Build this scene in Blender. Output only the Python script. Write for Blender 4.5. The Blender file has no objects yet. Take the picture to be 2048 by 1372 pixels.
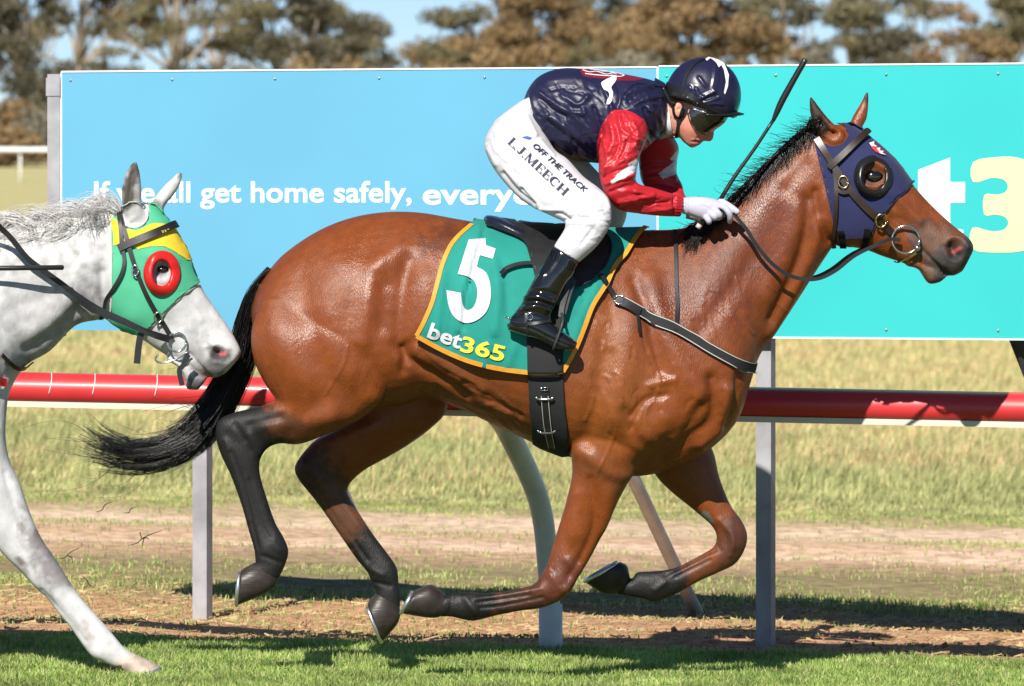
import bpy, bmesh, math, random
import numpy as np
from mathutils import Vector, Matrix
from mathutils.bvhtree import BVHTree

random.seed(7); rng = np.random.default_rng(11)
scene = bpy.context.scene
COL = scene.collection

# ------------------------------------------------------------------ camera
F, D, ZC, HY = 11800.0, 20.0, 1.602, 400.0      # focal length in photo pixels, camera distance, height, horizon row
cam_d = bpy.data.cameras.new('camera'); cam = bpy.data.objects.new('camera', cam_d); COL.objects.link(cam)
cam.location = (0, -D, ZC); cam.rotation_euler = (math.radians(90), 0, 0)
cam_d.sensor_width = 36.0; cam_d.lens = F / 2048 * 36.0
cam_d.shift_y = -(686 - HY) / 2048
cam_d.clip_end = 3000
cam_d.dof.use_dof = True; cam_d.dof.focus_distance = D - 0.1; cam_d.dof.aperture_fstop = 8
scene.camera = cam

# ------------------------------------------------------------------ sky, sun, exposure
SUN = Vector((-0.28, -1.0, 0.84)).normalized()      # towards the sun
elev = math.asin(SUN.z); azim = math.atan2(SUN.x, SUN.y)
world = bpy.data.worlds.new('World'); scene.world = world; world.use_nodes = True
nt = world.node_tree; bg = nt.nodes['Background']
sky = nt.nodes.new('ShaderNodeTexSky'); sky.sky_type = 'NISHITA'; sky.sun_disc = False
sky.sun_elevation = elev; sky.sun_rotation = azim; sky.air_density = 0.5; sky.dust_density = 0.0; sky.ozone_density = 3.0
nt.links.new(sky.outputs[0], bg.inputs[0]); bg.inputs[1].default_value = 0.075
sun_d = bpy.data.lights.new('sun', 'SUN'); sun_d.energy = 5.0; sun_d.angle = math.radians(0.5); sun_d.color = (1.0, 0.95, 0.86)
sun = bpy.data.objects.new('sun', sun_d); COL.objects.link(sun)
sun.rotation_euler = SUN.to_track_quat('Z', 'Y').to_euler(); sun.location = (-4, -15, 10)
scene.view_settings.view_transform = 'Standard'; scene.view_settings.look = 'None'
scene.view_settings.exposure = 0.42; scene.view_settings.gamma = 1.0
scene.view_settings.use_curve_mapping = False
scene.cycles.use_denoising = True

# ------------------------------------------------------------------ measuring helpers
def P(px, py, y=0.0):
    d = D + y
    return Vector(((px - 1024) * d / F, y, ZC - (py - HY) * d / F))
def PX(co):
    d = D + co[:, 1]
    return np.stack([1024 + co[:, 0] * F / d, HY + (ZC - co[:, 2]) * F / d], 1)
def zoomer(x0, y0, s):
    return lambda rows: [tuple([x0 + r[0] / s, y0 + r[1] / s] + ([x0 + r[2] / s, y0 + r[3] / s] + list(r[4:]) if len(r) > 4 else list(r[2:]))) for r in rows]
z1 = zoomer(940, 90, 2008 / 600); z2 = zoomer(1480, 160, 1771 / 568); z3 = zoomer(0, 290, 1537 / 560)
z4 = zoomer(820, 400, 1319 / 500); z5 = zoomer(400, 700, 1281 / 560); z6 = zoomer(780, 850, 2048 / 760)
z7 = zoomer(1180, 380, 1303 / 380); z8 = zoomer(0, 700, 1225 / 600); z9 = zoomer(1340, 330, 1543 / 180)
zh = zoomer(1300, 100, 1307 / 200)
PM = F / D                                            # photo pixels per metre at y = 0

def cr(pts, n):
    p = np.asarray(pts, float); k = len(p)
    if k < 3:
        t = np.linspace(0, 1, n * (k - 1) + 1)[:, None]; return p[0] + (p[-1] - p[0]) * t
    q = np.vstack([2 * p[0] - p[1], p, 2 * p[-1] - p[-2]]); out = []
    for i in range(k - 1):
        a, b, c, d = q[i:i + 4]
        for j in range(n):
            t = j / n
            out.append(0.5 * (2 * b + (c - a) * t + (2 * a - 5 * b + 4 * c - d) * t * t + (3 * b - a - 3 * c + d) * t ** 3))
    out.append(p[-1]); return np.array(out)

# ------------------------------------------------------------------ scene helpers
def lin(r, g, b):
    f = lambda c: (c / 255 / 12.92) if c / 255 <= 0.04045 else ((c / 255 + 0.055) / 1.055) ** 2.4
    return (f(r), f(g), f(b), 1)
def link(o, parent=None):
    COL.objects.link(o)
    if parent is not None: o.parent = parent
    return o
def tag(o, label=None, cat=None, group=None, kind=None):
    if label: o['label'] = label
    if cat: o['category'] = cat
    if group: o['group'] = group
    if kind: o['kind'] = kind
    return o
def thing(name, label, cat, group=None):
    o = bpy.data.objects.new(name, None); o.empty_display_size = 0.1; COL.objects.link(o)
    return tag(o, label, cat, group)
def mesh_obj(name, V, Fc, m, parent=None, smooth=True):
    me = bpy.data.meshes.new(name); me.from_pydata([tuple(v) for v in V], [], [tuple(f) for f in Fc]); me.update()
    if smooth: me.polygons.foreach_set('use_smooth', np.ones(len(me.polygons), bool))
    if m is not None: me.materials.append(m)
    return link(bpy.data.objects.new(name, me), parent)
def fast_mesh(name, V, Fc, m, parent=None, smooth=False, mi=None, mats=None):
    """V (n,3), Fc (k,c) numpy arrays, all faces alike"""
    me = bpy.data.meshes.new(name); V = np.asarray(V, np.float32); Fc = np.asarray(Fc, np.int32); k, c = Fc.shape
    me.vertices.add(len(V)); me.vertices.foreach_set('co', V.ravel())
    me.loops.add(k * c); me.loops.foreach_set('vertex_index', Fc.ravel())
    me.polygons.add(k); me.polygons.foreach_set('loop_start', np.arange(0, k * c, c, dtype=np.int32))
    me.update(calc_edges=True)
    me.polygons.foreach_set('use_smooth', np.full(k, smooth))
    if mats is None: mats = [m]
    for q in mats: me.materials.append(q)
    if mi is not None: me.polygons.foreach_set('material_index', np.asarray(mi, np.int32))
    return link(bpy.data.objects.new(name, me), parent)
def mirror_y(o, name=None, yc=0.0):
    """the same piece on the far side of the animal"""
    me = o.data.copy(); n = len(me.vertices); co = np.empty(n * 3); me.vertices.foreach_get('co', co)
    co = co.reshape(-1, 3); co[:, 1] = 2 * yc - co[:, 1]; me.vertices.foreach_set('co', co.ravel()); me.flip_normals(); me.update()
    c = bpy.data.objects.new(name or o.name.split('.')[0], me); link(c, o.parent)
    for md in o.modifiers:
        nm = c.modifiers.new(md.name, md.type)
        if md.type == 'SOLIDIFY': nm.thickness = md.thickness; nm.offset = md.offset
    return c

# ------------------------------------------------------------------ shape helpers
def loft(V, Fc, st, nr=32, sub=6, pe=0.92, cap=True):
    """st rows: ax, ay, bx, by, half width (m), centre depth (m), bias; a/b are the two edges of the outline"""
    st = [tuple(list(r) + [0.0] * (7 - len(r))) for r in st]
    R = cr(st, sub); base = len(V); n = 0
    for ax, ay, bx, by, w, yc, bias in R:
        A, B = P(ax, ay, yc), P(bx, by, yc); mid = (A + B) / 2; h = (A - B) / 2
        for i in range(nr):
            t = 2 * math.pi * i / nr; c, s = math.cos(t), math.sin(t)
            c2 = math.copysign(abs(c) ** pe, c); s2 = math.copysign(abs(s) ** pe, s)
            q = mid + h * c2; V.append((q.x, yc + max(w, 0.001) * s2 * (1 + bias * c), q.z))
        n += 1
    for k in range(n - 1):
        for i in range(nr):
            a = base + k * nr + i; b = base + k * nr + (i + 1) % nr
            Fc.append((a, b, b + nr, a + nr))
    if cap:
        for k, rev in ((0, False), (n - 1, True)):
            ring = [base + k * nr + i for i in range(nr)]
            c = Vector((0, 0, 0))
            for i in ring: c += Vector(V[i])
            V.append(tuple(c / nr)); ci = len(V) - 1
            for i in range(nr):
                a, b = ring[i], ring[(i + 1) % nr]
                Fc.append((ci, a, b) if rev else (ci, b, a))
def tube(V, Fc, pts, rad, ns=10, sub=1, flat=1.0):
    p = np.asarray([tuple(q) for q in pts], float); r = np.asarray(rad, float) * np.ones(len(p))
    if sub > 1 and len(p) > 2:
        pr = cr(np.column_stack([p, r]), sub); p, r = pr[:, :3], pr[:, 3]
    base = len(V); n = len(p); up = np.array([0.13, 0.9, 0.4])
    for k in range(n):
        t = p[min(k + 1, n - 1)] - p[max(k - 1, 0)]; t = t / (np.linalg.norm(t) + 1e-9)
        u = up - t * np.dot(up, t); u /= (np.linalg.norm(u) + 1e-9); up = u; v = np.cross(t, u)
        for i in range(ns):
            a = 2 * math.pi * i / ns; V.append(tuple(p[k] + r[k] * (math.cos(a) * u * flat + math.sin(a) * v)))
    for k in range(n - 1):
        for i in range(ns):
            a = base + k * ns + i; b = base + k * ns + (i + 1) % ns; Fc.append((a, b, b + ns, a + ns))
    Fc.append(tuple(base + i for i in range(ns))[::-1]); Fc.append(tuple(base + (n - 1) * ns + i for i in range(ns)))
def tube_obj(name, pts, rad, m, parent=None, ns=12, sub=1, flat=1.0):
    V, Fc = [], []; tube(V, Fc, pts, rad, ns, sub, flat); return mesh_obj(name, V, Fc, m, parent)
def box(V, Fc, c, s, rot=None):
    b = len(V)
    for x in (-1, 1):
        for y in (-1, 1):
            for z in (-1, 1):
                q = Vector((x * s[0] / 2, y * s[1] / 2, z * s[2] / 2))
                if rot is not None: q = rot @ q
                V.append(tuple(Vector(c) + q))
    for f in ((0, 1, 3, 2), (4, 6, 7, 5), (0, 4, 5, 1), (2, 3, 7, 6), (0, 2, 6, 4), (1, 5, 7, 3)): Fc.append(tuple(b + i for i in f))
def ball(V, Fc, c, r, seg=16, rings=10, rot=None):
    """ellipsoid"""
    b = len(V); r = (r, r, r) if not hasattr(r, '__len__') else r
    for i in range(rings + 1):
        th = math.pi * i / rings
        for j in range(seg):
            ph = 2 * math.pi * j / seg
            q = Vector((r[0] * math.sin(th) * math.cos(ph), r[1] * math.sin(th) * math.sin(ph), r[2] * math.cos(th)))
            if rot is not None: q = rot @ q
            V.append(tuple(Vector(c) + q))
    for i in range(rings):
        for j in range(seg):
            a = b + i * seg + j; d = b + i * seg + (j + 1) % seg
            Fc.append((a, a + seg, d + seg, d))

def remesh(V, Fc, voxel, smooth=8):
    me = bpy.data.meshes.new('tmp'); me.from_pydata(V, [], Fc); me.update()
    bm = bmesh.new(); bm.from_mesh(me); bmesh.ops.recalc_face_normals(bm, faces=bm.faces); bm.to_mesh(me); bm.free()
    o = bpy.data.objects.new('tmp', me); COL.objects.link(o)
    md = o.modifiers.new('r', 'REMESH'); md.mode = 'VOXEL'; md.voxel_size = voxel
    dg = bpy.context.evaluated_depsgraph_get(); out = bpy.data.meshes.new_from_object(o.evaluated_get(dg))
    bpy.data.objects.remove(o); bpy.data.meshes.remove(me)
    n = len(out.vertices); co = np.empty(n * 3); out.vertices.foreach_get('co', co); co = co.reshape(-1, 3)
    ne = len(out.edges); ed = np.empty(ne * 2, np.int32); out.edges.foreach_get('vertices', ed); ed = ed.reshape(-1, 2)
    deg = np.bincount(ed.ravel(), minlength=n).astype(float); deg[deg == 0] = 1
    for it in range(smooth):
        for lam in (0.6, -0.55):
            acc = np.stack([np.bincount(ed[:, 0], co[ed[:, 1], k], n) + np.bincount(ed[:, 1], co[ed[:, 0], k], n) for k in range(3)], 1)
            co = co + lam * (acc / deg[:, None] - co)
    out.vertices.foreach_set('co', co.ravel()); out.update()
    out.polygons.foreach_set('use_smooth', np.ones(len(out.polygons), bool))
    return out
def get_co(me):
    co = np.empty(len(me.vertices) * 3); me.vertices.foreach_get('co', co); return co.reshape(-1, 3)
def get_no(me):
    no = np.empty(len(me.vertices) * 3, np.float32)
    try: me.vertex_normals.foreach_get('vector', no)
    except Exception: me.vertices.foreach_get('normal', no)
    return no.reshape(-1, 3).astype(float)
def seg_dist(px, pts):
    p = np.asarray(pts, float)[:, :2]; best = np.full(len(px), 1e9)
    if len(p) == 1: return np.hypot(px[:, 0] - p[0, 0], px[:, 1] - p[0, 1])
    for a, b in zip(p[:-1], p[1:]):
        ab = b - a; L = np.dot(ab, ab) + 1e-9
        t = np.clip(((px - a) @ ab) / L, 0, 1); q = a + t[:, None] * ab
        best = np.minimum(best, np.hypot(px[:, 0] - q[:, 0], px[:, 1] - q[:, 1]))
    return best
def relief(me, strokes):
    """muscle and fold relief; stroke: points (photo px), width px, height m, (ymin, ymax) depth range"""
    co, no = get_co(me), get_no(me); px = PX(co); d = np.zeros(len(co))
    for pts, w, a, yr in strokes:
        pts = cr(pts, 4) if len(pts) > 2 else np.asarray(pts, float)
        q = np.asarray(pts, float)[:, :2]; lo, hi = q.min(0) - 2.6 * w, q.max(0) + 2.6 * w
        ok = np.where((co[:, 1] > yr[0]) & (co[:, 1] < yr[1]) & (px[:, 0] > lo[0]) & (px[:, 0] < hi[0]) & (px[:, 1] > lo[1]) & (px[:, 1] < hi[1]))[0]
        if len(ok): d[ok] += a * np.exp(-(seg_dist(px[ok], pts) / w) ** 2) * np.clip(-no[ok, 1] * 1.6 + 0.15, 0, 1)
    co = co + no * d[:, None]; me.vertices.foreach_set('co', co.ravel()); me.update()
def paint(me, base, strokes):
    """pigment; stroke: points px, radius px, softness px, colour, (ymin, ymax)"""
    co = get_co(me); px = PX(co); c = np.tile(np.array(base[:3], float), (len(co), 1))
    for pts, r, soft, colr, yr in strokes:
        dd = seg_dist(px, pts) + soft * 1.1 * (smooth_noise(px[:, 0], px[:, 1], 13.0, 31) + .6 * smooth_noise(px[:, 0], px[:, 1], 5.0, 32) - .8); w = np.clip((r + soft - dd) / (2 * soft), 0, 1); w = w * w * (3 - 2 * w)
        w = w * ((co[:, 1] > yr[0]) & (co[:, 1] < yr[1]))
        c = c * (1 - w[:, None]) + np.array(colr[:3]) * w[:, None]
    set_col(me, c)
def set_col(me, c):
    a = me.color_attributes.new('Col', 'FLOAT_COLOR', 'POINT')
    a.data.foreach_set('color', np.column_stack([c, np.ones(len(c))]).astype(np.float32).ravel())
def mesh_bvh(me):
    co = get_co(me); return BVHTree.FromPolygons([tuple(v) for v in co], [tuple(p.vertices) for p in me.polygons])
def obj_from(me, name, m, parent=None):
    me.name = name; me.materials.clear(); me.materials.append(m); return link(bpy.data.objects.new(name, me), parent)

CAMP = Vector((0, -D, ZC))
def hit(bvh, px, py, off=0.0):
    """where the line of sight through a photo pixel meets a surface"""
    d = (P(px, py, 0) - CAMP).normalized(); loc, no, i, dist = bvh.ray_cast(CAMP, d)
    if loc is None:
        best = 1e9                                   # past the outline: the closest place on the outline itself
        for yq in (-.45, -.35, -.25, -.15, -.08, -.02, .05, .12):
            l2, n2, i2, d2 = bvh.find_nearest(P(px, py, yq))
            if l2 is not None and d2 < best: best, loc, no = d2, l2, n2
        n2 = Vector((no.x, min(no.y, 0), no.z)); no = n2.normalized() if n2.length > 1e-4 else no
    if no.dot(d) > 0: no = -no
    return loc + no * off, no
def strap(name, path, wpx, bvh, m, parent=None, off=0.004, thick=0.004, sub=6, free=False, edge=None):
    """flat leather strap laid along a body; path points (px, py) or (px, py, depth)"""
    pts = [tuple(list(p) + [None])[:3] for p in path]
    R = cr([p[:2] for p in pts], sub); ys = None
    if any(p[2] is not None for p in pts):
        ys = cr([[p[2] if p[2] is not None else 0] for p in pts], sub)[:, 0]
    C, N = [], []
    for i, (x, y) in enumerate(R):
        if ys is not None:
            c = P(x, y, ys[i]); no = Vector((0, -1, 0))
            if bvh is not None:
                h, hn = hit(bvh, x, y, off)
                if h.y < c.y + 0.3 and h.y < c.y: c = h; no = hn
        else: c, no = hit(bvh, x, y, off)
        C.append(c); N.append(no)
    N2 = []
    for i in range(len(N)):
        s = Vector((0, 0, 0))
        for j in range(max(0, i - 3), min(len(N), i + 4)): s += N[j]
        N2.append(s.normalized())
    if ys is None:                                   # relax so that it spans hollows instead of diving in
        for it in range(2): C = [C[0]] + [(C[i - 1] + C[i] * 2 + C[i + 1]) / 4 for i in range(1, len(C) - 1)] + [C[-1]]
    V, Fc = [], []; n = len(C); hw = wpx / PM / 2
    for i in range(n):
        t = (C[min(i + 1, n - 1)] - C[max(i - 1, 0)]).normalized(); no = N2[i]; s = t.cross(no).normalized()
        for a, b in ((-1, 0), (1, 0), (1, 1), (-1, 1)): V.append(tuple(C[i] + s * (hw * a) + no * (thick * b)))
    for i in range(n - 1):
        for k in range(4):
            a = i * 4 + k; b = i * 4 + (k + 1) % 4; Fc.append((a, b, b + 4, a + 4))
    Fc.append((3, 2, 1, 0)); Fc.append(tuple((n - 1) * 4 + k for k in range(4)))
    o = mesh_obj(name, V, Fc, m, parent, smooth=False)
    o.data.set_sharp_from_angle(angle=math.radians(50)) if hasattr(o.data, 'set_sharp_from_angle') else None
    return o

def fill2d(polys, step=8.0):
    """flat filled outline (first polygon; later ones are holes) cut into a grid; returns (V2, faces)"""
    cu = bpy.data.curves.new('f', 'CURVE'); cu.dimensions = '2D'; cu.fill_mode = 'BOTH'
    for pl in polys:
        s = cu.splines.new('POLY'); s.points.add(len(pl) - 1); s.use_cyclic_u = True
        for q, (x, y) in zip(s.points, pl): q.co = (x, -y, 0, 1)
    return curve2d(cu, step)
def curve2d(cu, step):
    o = bpy.data.objects.new('f', cu); COL.objects.link(o)
    me = bpy.data.meshes.new_from_object(o.evaluated_get(bpy.context.evaluated_depsgraph_get()))
    bpy.data.objects.remove(o)
    bm = bmesh.new(); bm.from_mesh(me); bpy.data.meshes.remove(me)
    bmesh.ops.remove_doubles(bm, verts=bm.verts, dist=1e-4)
    xs = [v.co.x for v in bm.verts]; ys = [v.co.y for v in bm.verts]
    if step:
        for ax, lo, hi in ((0, min(xs), max(xs)), (1, min(ys), max(ys))):
            k = lo + step / 2
            while k < hi:
                co = (k, 0, 0) if ax == 0 else (0, k, 0); no = (1, 0, 0) if ax == 0 else (0, 1, 0)
                bmesh.ops.bisect_plane(bm, geom=bm.verts[:] + bm.edges[:] + bm.faces[:], plane_co=co, plane_no=no, dist=1e-5)
                k += step
    bmesh.ops.triangulate(bm, faces=bm.faces[:])
    bm.verts.index_update(); V = [(v.co.x, -v.co.y) for v in bm.verts]; Fc = [tuple(v.index for v in f.verts) for f in bm.faces]; bm.free()
    return V, Fc
def text2d(s, size, bold=0.0, shear=0.0, spacing=1.0, step=None, font=None, xs=1.0):
    cu = bpy.data.curves.new('t', 'FONT'); cu.body = s; cu.size = size; cu.offset = bold; cu.shear = shear; cu.space_character = spacing
    cu.fill_mode = 'BOTH'; cu.resolution_u = 4
    if font is not None: cu.font = font
    V, Fc = curve2d(cu, step); return [(x * xs, y) for x, y in V], Fc
def place2d(V, x, y, ang=0.0):
    c, s = math.cos(ang), math.sin(ang); return [(x + a * c - b * s, y + a * s + b * c) for a, b in V]
def drape(name, V2, F2, bvh, m, parent=None, off=0.004, thick=0.0, extra=None, face=False, smooth=0):
    V = []
    for x, y in V2:
        o = off + (extra(x, y) if extra else 0.0)
        if face: V.append(tuple(hit(bvh, x, y)[0] + Vector((0, -o, 0))))
        else: V.append(tuple(hit(bvh, x, y, o)[0]))
    for _ in range(smooth):
        A = np.array(V); ed = np.array([(f[i], f[(i + 1) % 3]) for f in F2 for i in range(3)]); n = len(A); dg = np.maximum(1, np.bincount(ed.ravel(), minlength=n))[:, None]
        acc = np.stack([np.bincount(ed[:, 0], A[ed[:, 1], k], n) + np.bincount(ed[:, 1], A[ed[:, 0], k], n) for k in range(3)], 1); V = [tuple(q) for q in A * .5 + .5 * acc / dg]
    bmo = mesh_obj(name, V, F2, m, parent)
    me = bmo.data; no = get_no(me)
    if no[:, 1].mean() > 0: me.flip_normals()
    if thick:
        md = bmo.modifiers.new('thickness', 'SOLIDIFY'); md.thickness = thick; md.offset = 1.0
    return bmo
def wavy(pl, n=6, closed=True):
    p = list(pl)
    if closed:
        q = [p[-1]] + p + [p[0], p[1]]; R = cr(q, n)[n:-n]; return [tuple(r) for r in R[:-1]]
    return [tuple(r) for r in cr(p, n)]

def split_islands(o, name):
    """one object per separate glyph"""
    me = o.data; n = len(me.vertices); lab = np.arange(n); ed = np.array([e.vertices[:] for e in me.edges])
    while True:
        new = lab.copy(); np.minimum.at(new, ed[:, 0], lab[ed[:, 1]]); np.minimum.at(new, ed[:, 1], lab[ed[:, 0]])
        if (new == lab).all(): break
        lab = new
    co = get_co(me); out = []
    for k in np.unique(lab):
        vi = np.where(lab == k)[0]; mp = {int(v): i for i, v in enumerate(vi)}
        fs = [tuple(mp[v] for v in p.vertices) for p in me.polygons if int(p.vertices[0]) in mp]
        if fs: out.append(mesh_obj(name, co[vi], fs, me.materials[0], o.parent, smooth=False))
    bpy.data.objects.remove(o); return out
def in_poly(px, poly):
    p = np.asarray(poly, float)[:, :2]; x, y = px[:, 0], px[:, 1]; c = np.zeros(len(px), bool); j = len(p) - 1
    for i in range(len(p)):
        m = ((p[i, 1] > y) != (p[j, 1] > y)) & (x < (p[j, 0] - p[i, 0]) * (y - p[i, 1]) / (p[j, 1] - p[i, 1] + 1e-12) + p[i, 0]); c ^= m; j = i
    return c

def strands(name, guides, m, parent=None, ns=3):
    """hair: guides = list of (points (k,3), radius0, radius1)"""
    V, Fc = [], []
    for pts, r0, r1 in guides:
        n = len(pts); t = np.gradient(pts, axis=0); t /= np.linalg.norm(t, axis=1)[:, None] + 1e-9
        u = np.cross(t, np.array([0.3, 1, 0.2])); u /= np.linalg.norm(u, axis=1)[:, None] + 1e-9; v = np.cross(t, u)
        rr = r0 + (r1 - r0) * np.linspace(0, 1, n) ** 2
        b = len(V)
        for i in range(ns):
            a = 2 * math.pi * i / ns
        ring = np.stack([pts + rr[:, None] * (math.cos(2 * math.pi * i / ns) * u + math.sin(2 * math.pi * i / ns) * v) for i in range(ns)], 1)
        V.append(ring.reshape(-1, 3))
    off = 0; FF = []
    for ring in V:
        n = len(ring) // ns; k = np.arange(n - 1)[:, None] * ns; i = np.arange(ns)[None, :]; j = (i + 1) % ns
        FF.append(np.stack([k + i, k + j, k + j + ns, k + i + ns], -1).reshape(-1, 4) + off); off += len(ring)
    return fast_mesh(name, np.vstack(V), np.vstack(FF), m, parent, smooth=True)

# ------------------------------------------------------------------ materials
def mat(name, colr, rough=0.6, spec=0.5, metal=0.0, coat=0.0, sheen=0.0, noise=None, bump=None, attr=False, trans=0.0, sub=0.0, hue=None, aniso=None):
    """noise=(scale, amount): tone variation; bump=(scale, strength, distance)"""
    m = bpy.data.materials.new(name); m.use_nodes = True; n = m.node_tree.nodes; l = m.node_tree.links
    b = n['Principled BSDF']; colr = tuple(colr[:3]) + (1,)
    b.inputs['Base Color'].default_value = colr; b.inputs['Roughness'].default_value = rough
    b.inputs['Specular IOR Level'].default_value = spec; b.inputs['Metallic'].default_value = metal
    b.inputs['Coat Weight'].default_value = coat; b.inputs['Coat Roughness'].default_value = 0.12
    b.inputs['Sheen Weight'].default_value = sheen
    if sub: b.inputs['Subsurface Weight'].default_value = sub; b.inputs['Subsurface Scale'].default_value = 0.008
    if trans: b.inputs['Transmission Weight'].default_value = trans
    tc = n.new('ShaderNodeTexCoord'); src = None
    if attr:
        a = n.new('ShaderNodeAttribute'); a.attribute_name = 'Col'; src = a.outputs['Color']
    if noise:
        t = n.new('ShaderNodeTexNoise'); t.inputs['Scale'].default_value = noise[0]; t.inputs['Detail'].default_value = 6
        l.new(tc.outputs['Object'], t.inputs['Vector'])
        mr = n.new('ShaderNodeMapRange'); mr.inputs['From Min'].default_value = 0.3; mr.inputs['From Max'].default_value = 0.7
        mr.inputs['To Min'].default_value = 1 - noise[1]; mr.inputs['To Max'].default_value = 1 + noise[1]
        l.new(t.outputs['Fac'], mr.inputs['Value'])
        mx = n.new('ShaderNodeMix'); mx.data_type = 'RGBA'; mx.blend_type = 'MULTIPLY'; mx.inputs[0].default_value = 1
        if src is not None: l.new(src, mx.inputs[6])
        else: mx.inputs[6].default_value = colr
        l.new(mr.outputs[0], mx.inputs[7]); src = mx.outputs[2]
    if src is not None: l.new(src, b.inputs['Base Color'])
    if bump:
        t = n.new('ShaderNodeTexNoise'); t.inputs['Scale'].default_value = bump[0]; t.inputs['Detail'].default_value = 4
        mp = n.new('ShaderNodeMapping'); l.new(tc.outputs['Object'], mp.inputs['Vector'])
        if aniso: mp.inputs['Scale'].default_value = aniso[:3]; mp.inputs['Rotation'].default_value = (0, aniso[3], 0)
        l.new(mp.outputs[0], t.inputs['Vector'])
        bp = n.new('ShaderNodeBump'); bp.inputs['Strength'].default_value = bump[1]; bp.inputs['Distance'].default_value = bump[2]
        l.new(t.outputs['Fac'], bp.inputs['Height']); l.new(bp.outputs[0], b.inputs['Normal'])
    return m
M = {}
# ================================================================== ground
def smooth_noise(x, y, s, seed=0):
    """cheap value noise"""
    r = np.random.default_rng(seed).random((64, 64)); X, Y = x / s, y / s
    i, j = np.floor(X).astype(int), np.floor(Y).astype(int); fx, fy = X - i, Y - j; fx = fx * fx * (3 - 2 * fx); fy = fy * fy * (3 - 2 * fy)
    g = lambda a, b: r[a % 64, b % 64]
    return (g(i, j) * (1 - fx) + g(i + 1, j) * fx) * (1 - fy) + (g(i, j + 1) * (1 - fx) + g(i + 1, j + 1) * fx) * fy
def ground_z(x, y):
    x = np.asarray(x, float); y = np.asarray(y, float)
    z = -.025 * (np.clip(x, -4, 4) + 1.23) + np.interp(y, [-30, 0, 45, 100, 180, 230, 400, 1500], [0, 0, 0, .9, 3.1, 4.0, 6, 20])
    near = np.exp(-((y - 4) / 6) ** 2)
    z = z + near * (.05 * (smooth_noise(x, y, .55, 1) - .5) + .02 * (smooth_noise(x, y, .2, 2) - .5)) * np.clip((y - 1.2) / .8, 0, 1)
    z = z - .035 * np.exp(-((y - 8.0) / .5) ** 2) - .035 * np.exp(-((y - 9.7) / .5) ** 2)
    return z
xs = np.unique(np.concatenate([np.linspace(-6, 6, 121), np.linspace(-40, 40, 41), np.linspace(-700, 700, 29)]))
ys = np.unique(np.concatenate([np.linspace(-2, 12, 141), np.linspace(-30, 60, 61), np.linspace(60, 300, 25), np.linspace(300, 1500, 9)]))
XX, YY = np.meshgrid(xs, ys); ZZ = ground_z(XX, YY); nx = len(xs); ny = len(ys)
idx = np.arange(nx * ny).reshape(ny, nx); Fq = np.stack([idx[:-1, :-1], idx[:-1, 1:], idx[1:, 1:], idx[1:, :-1]], -1).reshape(-1, 4)
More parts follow.
